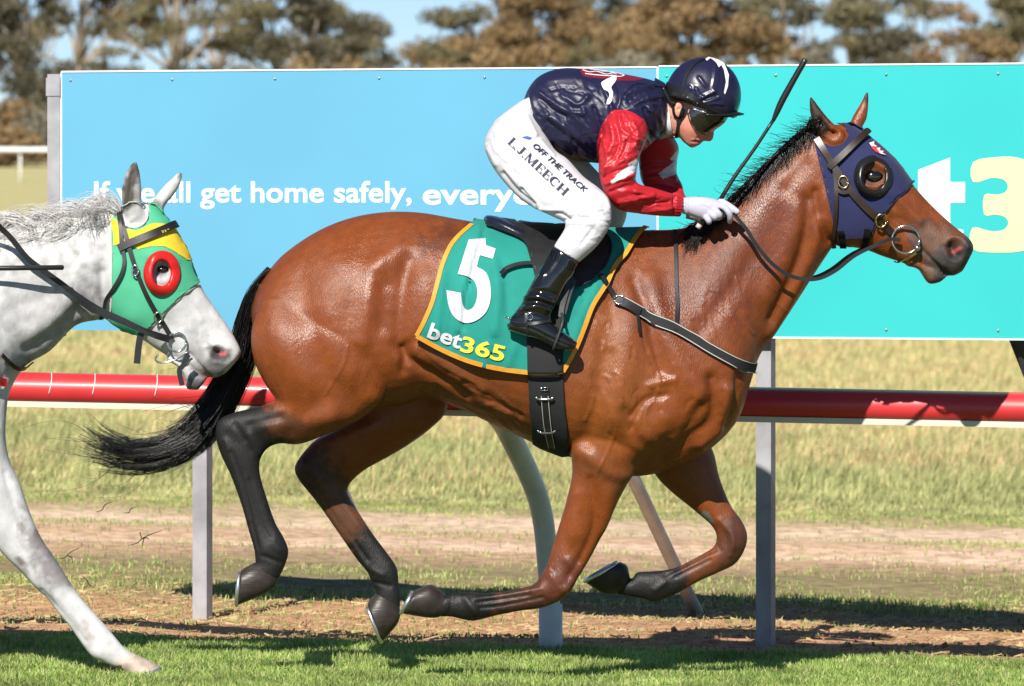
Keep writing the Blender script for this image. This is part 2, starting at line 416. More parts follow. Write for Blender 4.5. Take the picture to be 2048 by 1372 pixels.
def ground_mat():
    m = bpy.data.materials.new('ground'); m.use_nodes = True; n = m.node_tree.nodes; l = m.node_tree.links; b = n['Principled BSDF']
    b.inputs['Roughness'].default_value = .95; b.inputs['Specular IOR Level'].default_value = .1
    tc = n.new('ShaderNodeTexCoord'); sp = n.new('ShaderNodeSeparateXYZ'); l.new(tc.outputs['Object'], sp.inputs[0])
    mp = n.new('ShaderNodeMapping'); mp.inputs['Scale'].default_value = (.35, 1, 1); l.new(tc.outputs['Object'], mp.inputs[0])
    t = n.new('ShaderNodeTexNoise'); t.inputs['Scale'].default_value = 1.6; t.inputs['Detail'].default_value = 7; t.inputs['Roughness'].default_value = .65; l.new(mp.outputs[0], t.inputs['Vector'])
    a = n.new('ShaderNodeMath'); a.operation = 'SUBTRACT'; l.new(t.outputs['Fac'], a.inputs[0]); a.inputs[1].default_value = .5
    k = n.new('ShaderNodeMath'); k.operation = 'MULTIPLY_ADD'; l.new(sp.outputs['Y'], k.inputs[0]); k.inputs[1].default_value = .12; k.inputs[2].default_value = .1
    k2 = n.new('ShaderNodeMath'); k2.operation = 'MULTIPLY'; l.new(a.outputs[0], k2.inputs[0]); l.new(k.outputs[0], k2.inputs[1])
    k4 = n.new('ShaderNodeMath'); k4.operation = 'MULTIPLY_ADD'; l.new(k2.outputs[0], k4.inputs[0]); k4.inputs[1].default_value = 2.2; l.new(sp.outputs['Y'], k4.inputs[2])
    k3 = n.new('ShaderNodeMath'); k3.operation = 'DIVIDE'; l.new(k4.outputs[0], k3.inputs[0]); k3.inputs[1].default_value = 60
    r = n.new('ShaderNodeValToRGB'); l.new(k3.outputs[0], r.inputs[0]); e = r.color_ramp.elements
    stops = [(0, (.12, .13, .04)), (1.35, (.12, .13, .04)), (1.55, (.52, .29, .17)), (3.3, (.52, .30, .17)), (4.2, (.30, .25, .12)), (6.0, (.28, .22, .12)), (7.2, (.56, .36, .24)), (8.0, (.74, .53, .39)), (8.8, (.54, .36, .23)), (9.7, (.74, .54, .40)), (10.6, (.46, .35, .2)), (11.4, (.30, .29, .13)), (16, (.36, .34, .15)), (26, (.52, .44, .21)), (60, (.50, .45, .22))]
    e[0].position = 0; e[0].color = stops[0][1] + (1,); e[1].position = 1; e[1].color = stops[-1][1] + (1,)
    for p, c in stops[1:-1]:
        q = e.new(p / 60); q.color = c + (1,)
    t2 = n.new('ShaderNodeTexNoise'); t2.inputs['Scale'].default_value = 14; t2.inputs['Detail'].default_value = 8; l.new(tc.outputs['Object'], t2.inputs['Vector'])
    mr = n.new('ShaderNodeMapRange'); mr.inputs['From Min'].default_value = .3; mr.inputs['From Max'].default_value = .7; mr.inputs['To Min'].default_value = .65; mr.inputs['To Max'].default_value = 1.3; l.new(t2.outputs['Fac'], mr.inputs['Value'])
    mx = n.new('ShaderNodeMix'); mx.data_type = 'RGBA'; mx.blend_type = 'MULTIPLY'; mx.inputs[0].default_value = 1; l.new(r.outputs[0], mx.inputs[6]); l.new(mr.outputs[0], mx.inputs[7]); l.new(mx.outputs[2], b.inputs['Base Color'])
    bp = n.new('ShaderNodeBump'); bp.inputs['Strength'].default_value = .8; bp.inputs['Distance'].default_value = .02; l.new(t2.outputs['Fac'], bp.inputs['Height']); l.new(bp.outputs[0], b.inputs['Normal'])
    return m
gnd = fast_mesh('ground', np.stack([XX.ravel(), YY.ravel(), ZZ.ravel()], 1), Fq, ground_mat(), smooth=True); tag(gnd, kind='structure')

def leaf_mat(name, c, tr=.35, rough=.7, var=.35, scale=3.0):
    m = bpy.data.materials.new(name); m.use_nodes = True; n = m.node_tree.nodes; l = m.node_tree.links; b = n['Principled BSDF']
    b.inputs['Base Color'].default_value = tuple(c) + (1,); b.inputs['Roughness'].default_value = rough; b.inputs['Specular IOR Level'].default_value = .25
    tc = n.new('ShaderNodeTexCoord'); t = n.new('ShaderNodeTexNoise'); t.inputs['Scale'].default_value = scale; t.inputs['Detail'].default_value = 3; l.new(tc.outputs['Object'], t.inputs['Vector'])
    mr = n.new('ShaderNodeMapRange'); mr.inputs['From Min'].default_value = .3; mr.inputs['From Max'].default_value = .7; mr.inputs['To Min'].default_value = 1 - var; mr.inputs['To Max'].default_value = 1 + var; l.new(t.outputs['Fac'], mr.inputs['Value'])
    mx = n.new('ShaderNodeMix'); mx.data_type = 'RGBA'; mx.blend_type = 'MULTIPLY'; mx.inputs[0].default_value = 1; mx.inputs[6].default_value = tuple(c) + (1,); l.new(mr.outputs[0], mx.inputs[7]); l.new(mx.outputs[2], b.inputs['Base Color'])
    d = n.new('ShaderNodeBsdfTranslucent'); l.new(mx.outputs[2], d.inputs['Color']); s = n.new('ShaderNodeMixShader'); s.inputs[0].default_value = tr
    l.new(b.outputs[0], s.inputs[1]); l.new(d.outputs[0], s.inputs[2]); l.new(s.outputs[0], n['Material Output'].inputs[0]); return m
def blades(name, x, y, h, w, mats, mi, lean=.35, seed=3, wind=(.0, .0)):
    r = np.random.default_rng(seed); n = len(x); z = ground_z(x, y); a = r.uniform(0, 2 * np.pi, n); b = r.uniform(0, 2 * np.pi, n); ln = np.abs(r.normal(0, lean, n)) * h
    ux, uy = np.cos(a) * w / 2, np.sin(a) * w / 2; dx, dy = np.cos(b) * ln + wind[0] * h, np.sin(b) * ln + wind[1] * h
    V = np.empty((n, 5, 3)); V[:, 0] = np.stack([x - ux, y - uy, z - .004], 1); V[:, 1] = np.stack([x + ux, y + uy, z - .004], 1)
    V[:, 2] = np.stack([x - ux * .8 + dx * .35, y - uy * .8 + dy * .35, z + h * .55], 1); V[:, 3] = np.stack([x + ux * .8 + dx * .35, y + uy * .8 + dy * .35, z + h * .55], 1); V[:, 4] = np.stack([x + dx, y + dy, z + h * np.clip(1 - lean * .3, .6, 1)], 1)
    o = np.arange(n)[:, None, None] * 5; Ft = (np.array([[0, 1, 3], [0, 3, 2], [2, 3, 4]])[None] + o).reshape(-1, 3)
    return fast_mesh(name, V.reshape(-1, 3), Ft, None, mats=mats, mi=np.repeat(mi, 3))
GM = [leaf_mat('turf_green', (.30, .42, .10)), leaf_mat('turf_light', (.50, .58, .20)), leaf_mat('turf_straw', (.62, .55, .30)), leaf_mat('turf_deep', (.17, .27, .06))]
r_ = np.random.default_rng(5)
n = 150000; x = r_.uniform(-2.4, 2.4, n); y = -.9 + 2.5 * r_.random(n); e = 1.42 + .16 * (smooth_noise(x, y, .25, 8) - .5) + .12 * (smooth_noise(x, y, .06, 9) - .5); ok = y < e; x, y = x[ok], y[ok]
h = r_.uniform(.014, .036, len(x)) * (.8 + .7 * smooth_noise(x, y, .12, 4)); mi = r_.choice(4, len(x), p=[.46, .28, .08, .18])
tag(blades('turf_grass', x, y, h, .0035 + .002 * r_.random(len(x)), GM, mi, .5), 'short bright green racetrack grass in front of the rail', 'grass', kind='stuff')
# patchy weeds on the dirt strip behind the rail
n = 150000; x = r_.uniform(-3, 3, n); y = 1.45 + 10 * r_.random(n)
pr = (.07 + .6 * np.exp(-((y - 4.2) / .35) ** 2) + .25 * np.exp(-((y - 5.4) / .9) ** 2) + .6 * np.clip((y - 10.2), 0, 1) + .2 * np.exp(-((y - 8.9) / .3) ** 2)) * np.clip(2.4 * smooth_noise(x, y, .35, 6) - .45, 0.02, 1.6)
pr += .3 * np.clip(1.6 - np.abs(x + 1.1), 0, 1) * (y < 4.2) * smooth_noise(x, y, .35, 13)
ok = r_.random(n) < pr; x, y = x[ok], y[ok]; h = r_.uniform(.010, .030, len(x)) * (1 + .9 * np.exp(-((y - 4.1) / .35) ** 2)); mi = r_.choice(4, len(x), p=[.36, .3, .22, .12])
tag(blades('weed_tufts', x, y, h, .0045 + .002 * r_.random(len(x)), GM, mi, .6, 4), 'patchy green weeds growing on the dirt strip behind the rail', 'grass', kind='stuff')
# straw lying on the dirt
n = 9000; x = r_.uniform(-3, 3, n); y = 1.4 + 3.2 * r_.random(n); z = ground_z(x, y) + .004; a = r_.uniform(0, np.pi, n); L = r_.uniform(.01, .07, n); wd = .0022
V = np.empty((n, 4, 3)); ca, sa = np.cos(a), np.sin(a)
for k, (s, t) in enumerate(((-1, -1), (1, -1), (1, 1), (-1, 1))): V[:, k] = np.stack([x + ca * L * s / 2 - sa * wd * t / 2, y + sa * L * s / 2 + ca * wd * t / 2, z + .012 * r_.random(n) * (s > 0) + .002 * (t > 0)], 1)
tag(fast_mesh('straw', V.reshape(-1, 3), np.arange(n * 4).reshape(-1, 4), leaf_mat('straw', (.5, .38, .2), .1)), 'loose pale straw scattered over the reddish dirt', 'straw', kind='stuff')
# clods and pebbles
n = 1500; x = r_.uniform(-2.6, 2.6, n); y = np.where(r_.random(n) < .9, r_.uniform(1.45, 4.0, n), r_.uniform(-.4, 1.4, n)); s_ = r_.uniform(.003, .011, n) * (1 + (r_.random(n) < .05)); z = ground_z(x, y) + s_ * .4
tet = np.array([[1, 0, -.5], [-.5, .87, -.5], [-.5, -.87, -.5], [.2, .1, .8], [-.6, .2, .5], [.3, -.6, .4]]); ft = np.array([[0, 1, 3], [1, 4, 3], [1, 2, 4], [2, 5, 4], [4, 5, 3], [0, 3, 5], [0, 5, 2], [0, 2, 1]])
V = np.stack([x, y, z], 1)[:, None, :] + tet[None] * s_[:, None, None] * r_.uniform(.6, 1.3, (n, 6, 1)); tag(fast_mesh('clods', V.reshape(-1, 3), (ft[None] + np.arange(n)[:, None, None] * 6).reshape(-1, 3), mat('clod_earth', (.34, .19, .11), .95, .1, noise=(9, .4))), 'loose reddish clods of earth lying on the dirt and turf', 'clods', kind='stuff')
# long grass field
LM = [leaf_mat('long_green', (.44, .46, .20)), leaf_mat('long_pale', (.62, .58, .28)), leaf_mat('long_gold', (.74, .60, .32)), leaf_mat('long_brown', (.56, .40, .22))]
n = 270000; y = 11.2 + 50 * r_.random(n) ** 1.7; x = r_.uniform(-1, 1, n) * (.125 * (D + y) + .5); g = np.clip((y - 14) / 9, 0, 1)
ok = smooth_noise(x, y * .4, .8, 12) + .75 * r_.random(n) > .5 * (y < 13); x, y, g = x[ok], y[ok], g[ok]; u = r_.random(len(x)) + .55 * (smooth_noise(x, y * .35, 1.0, 7) - .5)
mi = np.where(u < .66 - .45 * g, 0, np.where(u < .87 - .3 * g, 1, np.where(u < .94, 2, 3)))
h = r_.uniform(.04, .15, len(x)) * np.clip((y - 11) / 3, .18, 1.0) * (.7 + .6 * smooth_noise(x, y, .9, 3))
tag(blades('long_grass', x, y, h, .009 + .0002 * y, LM, mi, .28, 6, (.12, 0)), 'long dry golden and green grass in the paddock behind the track', 'grass', kind='stuff')

# ================================================================== trees beyond the field
BARK = mat('gum_bark', (.34, .28, .23), .85, noise=(2, .35)); BARKD = mat('dark_bark', (.15, .12, .10), .9, noise=(2, .3))
TM = [leaf_mat('gum_olive', (.21, .185, .105), .25, .6, .45, .8), leaf_mat('gum_bronze', (.30, .205, .105), .25, .6, .45, .8), leaf_mat('gum_grey', (.27, .245, .18), .25, .6, .4, .8), leaf_mat('gum_dark', (.14, .125, .08), .25, .6, .4, .8)]  # distance haze is painted in: leaf colours are desaturated
def leaf_cloud(name, clumps, m, parent, seed, leaf=.135, per=270):
    r = np.random.default_rng(seed); Cs = []
    for c, rad in clumps:
        n = int(per * (rad[0] / .8) ** 2) + 20; q = r.normal(size=(n, 3)); q /= np.linalg.norm(q, axis=1)[:, None]; q *= (r.random(n) ** .45)[:, None] * np.array(rad); q[:, 2] = np.where(q[:, 2] < 0, q[:, 2] * .6, q[:, 2]); Cs.append(np.array(c) + q + r.normal(0, .06, (n, 3)))
    c = np.vstack(Cs); n = len(c); u = r.normal(size=(n, 3)); u /= np.linalg.norm(u, axis=1)[:, None]; v = np.cross(u, r.normal(size=(n, 3))); v /= np.linalg.norm(v, axis=1)[:, None] + 1e-9
    s = leaf * r.uniform(.55, 1.2, n)[:, None]; V = np.stack([c - u * s, c + v * s * .42, c + u * s, c - v * s * .42], 1).reshape(-1, 3)
    return fast_mesh(name, V, np.arange(n * 4).reshape(-1, 4), m, parent)
def tree(px, top, d, wpx, nclump, m, label, seed, low=.35, bark=BARK, rad=.75):
    r = np.random.default_rng(seed); y = d - D; x = (px - 1024) * d / F; zb = float(ground_z(np.array([x]), np.array([y]))[0]); zt = ZC - (top - HY) * d / F; H = zt - zb; W = wpx * d / F
    t = thing('gum_tree', label, 'tree', 'gum trees beyond the field'); V, Fc = [], []; sway = r.normal(0, .04, 2) * H; ntr = 1 + (r.random() < .4)
    fork = np.array([x + sway[0] * .4, y + sway[1] * .4, zb + H * r.uniform(.28, .42)])
    tube(V, Fc, [(x, y, zb - .3), (x + sway[0] * .1, y, zb + H * .15), tuple(fork)], [.035 * H ** .9, .028 * H ** .9, .021 * H ** .9], 8, 3); clumps = []
    for i in range(nclump):
        a = r.uniform(0, 6.28); f = r.uniform(low, .97); spread = (math.sin(min(1, (f - low + .22) / (1 - low)) * 2.9) * .5 + .12) * W * r.uniform(.35, 1.0)
        e = np.array([x + sway[0] * f + math.cos(a) * spread, y + math.sin(a) * spread * .8, zb + H * f]); mid = (fork + e) / 2 + r.normal(0, .05, 3) * H * .6; mid[2] -= .02 * H
        tube(V, Fc, [tuple(fork + r.normal(0, .04, 3)), tuple(mid), tuple(e)], [.012 * H ** .9, .008 * H ** .9, .03], 5, 3)
        rr = rad * r.uniform(.6, 1.25); clumps.append((tuple(e), (rr * 1.25, rr * 1.2, rr * .72)))
        if r.random() < .8: clumps.append((tuple(mid * .3 + e * .7 + r.normal(0, .45, 3)), (rr * .8, rr * .8, rr * .5)))
    mesh_obj('trunk', V, Fc, bark, t); leaf_cloud('crown', clumps, m, t, seed + 1); return t
TT = [(-40,-60,215,260,16,0,'at the far left edge'),(60,-90,205,230,20,3,'dark olive gum tree left of the billboard frame'),(150,-200,235,230,15,1,'bronze gum tree above the left end of the blue board'),(215,60,250,120,6,2,''),(345,-200,225,200,20,0,''),(440,-120,245,190,12,3,''),
    (545,-120,230,260,18,0,''),(615,-60,215,200,16,3,''),(735,35,235,150,9,2,''),(835,75,260,110,5,1,''),(905,20,230,150,9,0,''),(975,40,250,150,9,1,''),(1075,-60,215,230,24,1,''),(1150,40,245,190,14,2,''),(1215,-40,235,210,16,0,''),
    (1290,20,225,190,16,1,''),(1385,-80,210,290,30,1,''),(1470,50,240,170,12,1,''),(1545,-150,255,180,9,0,''),(1610,-60,230,170,9,3,''),(1715,-40,235,190,12,0,''),(1775,50,215,150,11,3,''),(1850,-60,245,190,9,0,''),(1930,0,225,170,9,1,''),(2010,-80,250,200,11,2,''),(2090,-20,230,200,14,0,'')]
hue = ['olive', 'bronze', 'grey-green', 'dark olive']; spots = {0:'off the left frame edge', 3:'behind the blue board left of the tall pale gum', 4:'tallest dense crown left of centre above the blue board', 5:'between the dense left crown and the open forked gum', 6:'with open forked pale limbs above the word home',
    7:'right of the forked gum before the sky gap', 8:'rounded low crown right of the wide sky gap', 9:'small crown low in the sky gap left of the rider', 10:'above the rear of the rider', 11:'second left of the rider\'s back', 12:'tall crown above the rider\'s back', 13:'low crown behind the rider\'s shoulders', 14:'above and behind the rider\'s shoulders', 15:'left of the broad golden crown above the helmet', 16:'broadest golden crown above the rider\'s helmet',
    17:'low crown just right of the helmet', 18:'thin open crown left of the whip tip', 19:'above the tip of the raised whip', 20:'above the bay horse\'s ears', 21:'low crown right of the bay horse\'s ears', 22:'thin crown above the right board', 23:'right of the thin crown over the turquoise board', 24:'at the upper right corner', 25:'beyond the right frame edge'}
for i, (px, top, d, w, nc, k, lab) in enumerate(TT):
    if not lab.startswith(('dark', 'bronze')): lab = hue[k] + ' gum tree ' + spots[i]
    tree(px, top, d, w * 1.15, nc, TM[k], lab, 100 + i, low=.42 if top < -100 else .5, bark=BARK if i % 3 else BARKD, rad=.60 if i % 2 else .74)
BL = ['low bronze shrub at the left frame edge below the gums', 'grey shrub just left of the billboard frame post', 'grey-green shrub peeping over the left corner of the blue board', 'shrub in the sky gap right of the left corner', 'shrub under the tall left crown', 'shrub below the open forked gum', 'shrub above the word safely', 'shrub left of the rider\'s rump', 'shrub right behind the rider\'s hips', 'shrub over the rider\'s mid back', 'shrub behind the rider\'s collar', 'shrub between helmet and raised whip', 'shrub right of the raised whip tip', 'shrub above the bay horse\'s forehead', 'grey mound-shaped shrub above the turquoise board at right', 'shrub at the far right edge', 'dark bush at far left beside the frame post', 'brown bush at the left edge above the white rail', 'leafy bush behind the top of the frame post']
BX = [(20,200,190,150,1),(75,215,185,110,2),(170,95,200,160,2),(275,105,205,150,2),(380,100,205,170,3),(480,95,210,160,2),(590,105,205,150,1),(690,100,200,150,1),(790,90,205,170,2),(890,100,200,150,1),(1010,85,205,190,1),(1250,80,200,230,2),(1560,95,205,200,0),(1680,85,200,200,2),(1990,70,190,260,2),(2100,90,195,180,1),(50,130,195,190,3),(10,235,180,110,1),(115,105,200,150,3)]
for i, (px, top, d, w, k) in enumerate(BX):
    top += 14
    r = np.random.default_rng(300 + i); y = d - D; x = (px - 1024) * d / F; zb = float(ground_z(np.array([x]), np.array([y]))[0]); zt = ZC - (top - HY) * d / F; W = w * d / F; H = zt - zb
    t = thing('shrub', BL[i], 'shrub', 'shrubs at the foot of the gums'); cl = []; V, Fc = [], []
    for q in range(16):
        a = r.uniform(0, 6.28); f = r.uniform(.12, .92); sp = W * .5 * math.sqrt(max(.06, 1 - f * f)) * r.uniform(.3, 1); e = (x + math.cos(a) * sp, y + math.sin(a) * sp, zb + H * f); cl.append((e, (.62, .6, .45)))
        tube(V, Fc, [(x, y, zb - .1), ((x + e[0]) / 2, (y + e[1]) / 2, zb + H * f * .6), e], [.06, .04, .015], 5, 2)
    mesh_obj('stem', V, Fc, BARKD, t); leaf_cloud('foliage', cl, TM[k], t, 400 + i, .15, 150)

# the wood goes on to both sides of the view as one mass
r = np.random.default_rng(77); cl = []
for k in range(420):
    sd_ = r.choice([-1, 1]); x = sd_ * r.uniform(27, 95); y = r.uniform(180, 240); z = float(ground_z(np.array([x]), np.array([y]))[0]) + r.beta(1.3, 1.6) * 11; rr = r.uniform(.7, 1.3); cl.append(((x, y, z), (rr * 1.4, rr * 1.3, rr * .8)))
tag(leaf_cloud('distant_wood', cl, TM[0], None, 78, .26, 70), 'far eucalypt wood running on beyond the sides of the view', 'wood', kind='stuff')

# ================================================================== boards, rail, posts
M['board_blue'] = mat('board_blue', (.125, .385, .56), .5, .3, noise=(1.5, .04), bump=(2.2, .12, .02)); M['board_teal'] = mat('board_teal', (.035, .48, .485), .5, .3, noise=(1.5, .04), bump=(2.2, .12, .02)); M['white'] = mat('white_vinyl', (.85, .86, .86), .5, .4)
M['pale_yellow'] = mat('pale_yellow_vinyl', (.82, .80, .40), .5, .4); M['steel'] = mat('galvanised_steel', (.35, .345, .37), .6, .4, .2, noise=(9, .22), bump=(40, .15, .002)); M['dark_steel'] = mat('dark_steel', (.035, .037, .042), .5, .5)
M['bolt'] = mat('bolt_zinc', (.55, .5, .42), .4, .5, .8)
BA, BB = P(125, 660, 2.6), P(2048, 675, 1.36); Z0, Z1 = 1.104, 2.0905; bd = Vector((BB.x - BA.x, BB.y - BA.y, 0)).normalized(); bn = Vector((bd.y, -bd.x, 0))
def U(px):
    r = (P(px, 400, 0) - CAMP); o = CAMP - BA                     # line of sight meets the board plane
    t = -(o.x * bn.x + o.y * bn.y) / (r.x * bn.x + r.y * bn.y); h = CAMP + r * t - BA; return h.x * bd.x + h.y * bd.y
def VZ(px, py):
    r = P(px, py, 0) - CAMP; o = CAMP - BA; t = -(o.x * bn.x + o.y * bn.y) / (r.x * bn.x + r.y * bn.y); return (CAMP + r * t).z
def W3(u, z, off=0.0): return Vector((BA.x, BA.y, 0)) + bd * u + bn * off + Vector((0, 0, z))
def bbox(V, Fc, u0, u1, za, zb_, o0, o1):
    b = len(V)
    for u in (u0, u1):
        for o in (o0, o1):
            for z in (za, zb_): V.append(tuple(W3(u, z, o)))
    for f in ((0, 1, 3, 2), (4, 6, 7, 5), (0, 4, 5, 1), (2, 3, 7, 6), (0, 2, 6, 4), (1, 5, 7, 3)): Fc.append(tuple(b + i for i in f))
def bpart(name, m, parent, *boxes):
    V, Fc = [], []
    for q in boxes: bbox(V, Fc, *q)
    return mesh_obj(name, V, Fc, m, parent, smooth=False)
def btext(name, s, px0, px1, py_base, size_px, m, parent, bold=0, xs=None, shear=0):
    V2, F2 = text2d(s, 1.0, bold, shear); x0 = min(v[0] for v in V2); x1 = max(v[0] for v in V2); u0, u1 = U(px0), U(px1)
    sc = size_px * 22.0 / F; zb = VZ(px0, py_base)
    V = [tuple(W3(u0 + (a - x0) / (x1 - x0) * (u1 - u0), zb - b * sc, .0035)) for a, b in V2]
    return split_islands(mesh_obj(name, V, F2, m, parent, smooth=False), 'letter')
us, ue = U(1316), 5.6
b1 = thing('advertising_board', 'sky blue advertising board with white safety slogan behind the horses', 'billboard'); b2 = thing('advertising_board', 'turquoise advertising board with white and yellow lettering at right', 'billboard')
bpart('panel', M['board_blue'], b1, (0, us - .004, Z0, Z1, -.012, .002)); bpart('panel', M['board_teal'], b2, (us + .004, ue, Z0 - .004, Z1 + .003, -.012, .002))
bpart('edge_trim', M['white'], b1, (-.004, us - .004, Z1, Z1 + .006, -.014, .005), (-.006, 0, Z0, Z1, -.014, .005)); bpart('edge_trim', M['white'], b2, (us - .003, us + .004, Z0, Z1 + .003, -.014, .006), (us + .004, ue, Z1 + .003, Z1 + .009, -.014, .005), (us + .004, ue, Z0 - .010, Z0 - .004, -.014, .004))
bpart('frame_post', M['steel'], b1, (-.058, -.006, 1.08, Z1 - .006, -.05, .012)); bpart('post_cap', M['steel'], b1, (-.062, -.004, Z1 - .09, Z1 - .02, -.054, .016))
for b, u0, u1 in ((b1, .0, us), (b2, us, ue)):
    bpart('frame_rail', M['steel'], b, (u0 + .01, u1 - .01, Z1 - .06, Z1 - .02, -.052, -.012)); bpart('frame_rail', M['steel'], b, (u0 + .01, u1 - .01, Z0 + .02, Z0 + .06, -.052, -.012))
    k = u0 + .035
    while k < u1:
        for z in (Z0 + .025, Z1 - .03):
            V, Fc = [], []; ball(V, Fc, W3(k, z, .003), .0055, 8, 6); mesh_obj('bolt', V, Fc, M['bolt'], b)
        k += .42
def leg(px, par, name='leg'):
    u = U(px); q = W3(u, 0, -.085); g = float(ground_z(np.array([q.x]), np.array([q.y]))[0]); o = bpart(name, M['steel'], par, (u - .029, u + .029, g - .15, Z1 - .1, -.115, -.056)); return o
leg(388, b1); leg(1518, b2); leg(2560, b2)
def brace(par, m, a, b, r): tube_obj('brace', [a, b], r, m, par, 12)
gz = lambda q: Vector((q.x, q.y, float(ground_z(np.array([q.x]), np.array([q.y]))[0])))
M['white_pipe'] = mat('white_plastic_pipe', (.64, .65, .66), .4, .5, noise=(12, .12), bump=(30, .1, .002))
brace(b1, M['white_pipe'], W3(U(1110), Z0 + .02, -.09), gz(P(1402, 1225, 3.55)) + Vector((0, 0, -.03)), .027)
brace(b1, M['white_pipe'], W3(U(520), Z0 + .02, -.09), gz(P(780, 1160, 3.9)), .027); brace(b2, M['dark_steel'], W3(U(2012), Z0 + .03, -.09), gz(P(2262, 1240, 3.4)), .027)
btext('lettering', 'If we all get home safely,', 189, 824, 404, 60, M['white'], b1, .018); btext('lettering', 'everyone', 846, 1152, 408, 60, M['white'], b1, .022)
def bpoly(name, pts, m, parent):
    V2, F2 = fill2d([pts], None); return mesh_obj(name, [tuple(W3(U(a), VZ(a, b), .0035)) for a, b in V2], F2, m, parent, smooth=False)
g2 = lambda pts: [r[:2] for r in z2(pts)]
bpoly('letter', g2([(1112,560),(1312,484),(1312,636),(1405,636),(1405,766),(1312,766),(1312,880),(1330,925),(1394,934),(1394,1062),(1290,1072),(1190,1050),(1130,990),(1112,900)]), M['white'], b2)
three = g2(wavy([(1455,636),(1455,512),(1600,481),(1720,482),(1830,520),(1890,600),(1885,690),(1800,775),(1880,830),(1905,920),(1870,1010),(1780,1062),(1640,1076),(1450,1056),(1450,922),(1560,942),(1640,936),(1676,893),(1650,852),(1590,840),(1525,838),(1525,718),(1600,715),(1655,700),(1672,660),(1645,622),(1570,611)], 3))
bpoly('letter', three, M['pale_yellow'], b2)

M['red_rail'] = mat('red_rail_plastic', (.60, .035, .04), .42, .5, coat=.12, noise=(4, .12), bump=(6, .05, .01)); M['cream'] = mat('rail_underside', (.62, .60, .5), .5)
rail = thing('running_rail', 'red plastic running rail on white gooseneck posts behind the bay horse', 'rail')
RA, RB = P(0, 776, 1.0), P(2048, 818, .62); rd = RB - RA; R0, R1 = RA - rd * .45, RA + rd * 1.5; dirn = rd.normalized(); side = Vector((dirn.y, -dirn.x, 0)).normalized(); upv = side.cross(dirn) * -1
if upv.z < 0: upv = -upv
def rail_piece(name, prof, m, a, b, par):
    V = [tuple(q + side * s + upv * t) for q in (a, b) for s, t in prof]; k = len(prof); Fc = [(i, (i + 1) % k, k + (i + 1) % k, k + i) for i in range(k)] + [tuple(range(k))[::-1], tuple(range(k, 2 * k))]
    o = mesh_obj(name, V, Fc, m, par); o.data.set_sharp_from_angle(angle=math.radians(40)); return o
prof = [(.064 * math.cos(a), .058 * math.sin(a) if math.sin(a) > -.72 else -.042) for a in np.linspace(0, 2 * math.pi, 40, endpoint=False)]
n = 5
for i in range(n): rail_piece('rail_length', prof, M['red_rail'], R0 + (R1 - R0) * (i / n) + dirn * .002, R0 + (R1 - R0) * ((i + 1) / n) - dirn * .002, rail)
rail_piece('rail_underside', [(.046, -.0435), (.046, -.064), (-.046, -.064), (-.046, -.0435)], M['cream'], R0, R1, rail)
for px in (108, 196, 322):
    q = RA + rd * (px / 2048); V, Fc = [], []; tube(V, Fc, [q + side * (.0652 * math.cos(a)) + upv * (.0592 * math.sin(a)) + dirn * (.004 * math.sin(3 * a)) for a in np.linspace(-.3, 2.4, 14)], .0016, 6); mesh_obj('scuff', V, Fc, M['white'], rail)
def gooseneck(px):
    q = RA + rd * ((px - 100) / 2048); base = gz(P(px + 4, 1302, 1.38)); pts = [q + Vector((.0, .02, -.05)), q + Vector((.05, .22, -.13)), Vector((base.x - .045, base.y - .12, .52)), Vector((base.x - .012, base.y - .02, .28)), base + Vector((-.004, 0, .12))]
    tube_obj('gooseneck_post', pts, [.040, .040, .039, .038, .037], M['white_pipe'], rail, 18, 8)
    V, Fc = [], []; tube(V, Fc, [base + Vector((-.002, 0, .17)), base + Vector((0, 0, -.1))], [.043, .043], 18); mesh_obj('ground_sleeve', V, Fc, M['white_pipe'], rail)
gooseneck(1098); gooseneck(2560); gooseneck(-380)
fr = thing('far_rail', 'white pipe rail far across the field at left', 'rail'); V, Fc = [], []; tube_obj('rail_length', [P(-300, 298, 140), P(900, 303, 140)], .065, M['white'], fr, 10)
for px in (-160, 40, 240, 440, 640):
    q = P(px, 300, 140.0); tube_obj('post', [q + Vector((0, .1, 0)), Vector((q.x, q.y + .1, float(ground_z(np.array([q.x]), np.array([q.y + .1]))[0]) - .1))], .03, M['white'], fr, 8)
q = gz(P(421, 942, 15.0)); o = tube_obj('marker_post', [q + Vector((.012, 0, .52)), q + Vector((0, 0, -.1))], [.02, .022], M['white_pipe'], None, 12); tag(o, 'thin white marker post standing in the long grass behind the tail', 'post')
# scraps kicked up by the hooves
M['twig'] = mat('dry_root', (.05, .035, .02), .9)
for lab, cen, rays in (('largest crossed scrap of dry root flying behind the tail', (284,1077), ((-28,14),(40,-16),(14,2),(-2,-12),(0,16))), ('hooked scrap of root flying beside the grey horse foreleg', (135,1110), ((-22,8),(24,-14),(10,16))), ('small slanting grass scrap highest under the tail tip', (208,1012), ((-16,12),(16,-8))),
    ('tiny flat scrap right of the slanting one under the tail', (260,1020), ((-12,6),(12,-6))), ('short dark scrap lowest in the air by the grey foreleg', (176,1165), ((-12,-14),(12,10)))):
    V, Fc = [], []
    for k, (dx, dy) in enumerate(rays):
        a = P(*cen, .05); b = P(cen[0] + dx, cen[1] + dy, .05 + .02 * (k - 1)); mid = (a + b) / 2 + Vector((.006 * (-1) ** k, .004, .004 * (k - 1))); tube(V, Fc, [a, mid, b], [.0018, .0016, .0008], 6, 3)
    tag(mesh_obj('flying_scrap', V, Fc, M['twig']), lab, 'scrap', 'scraps kicked up by the hooves')
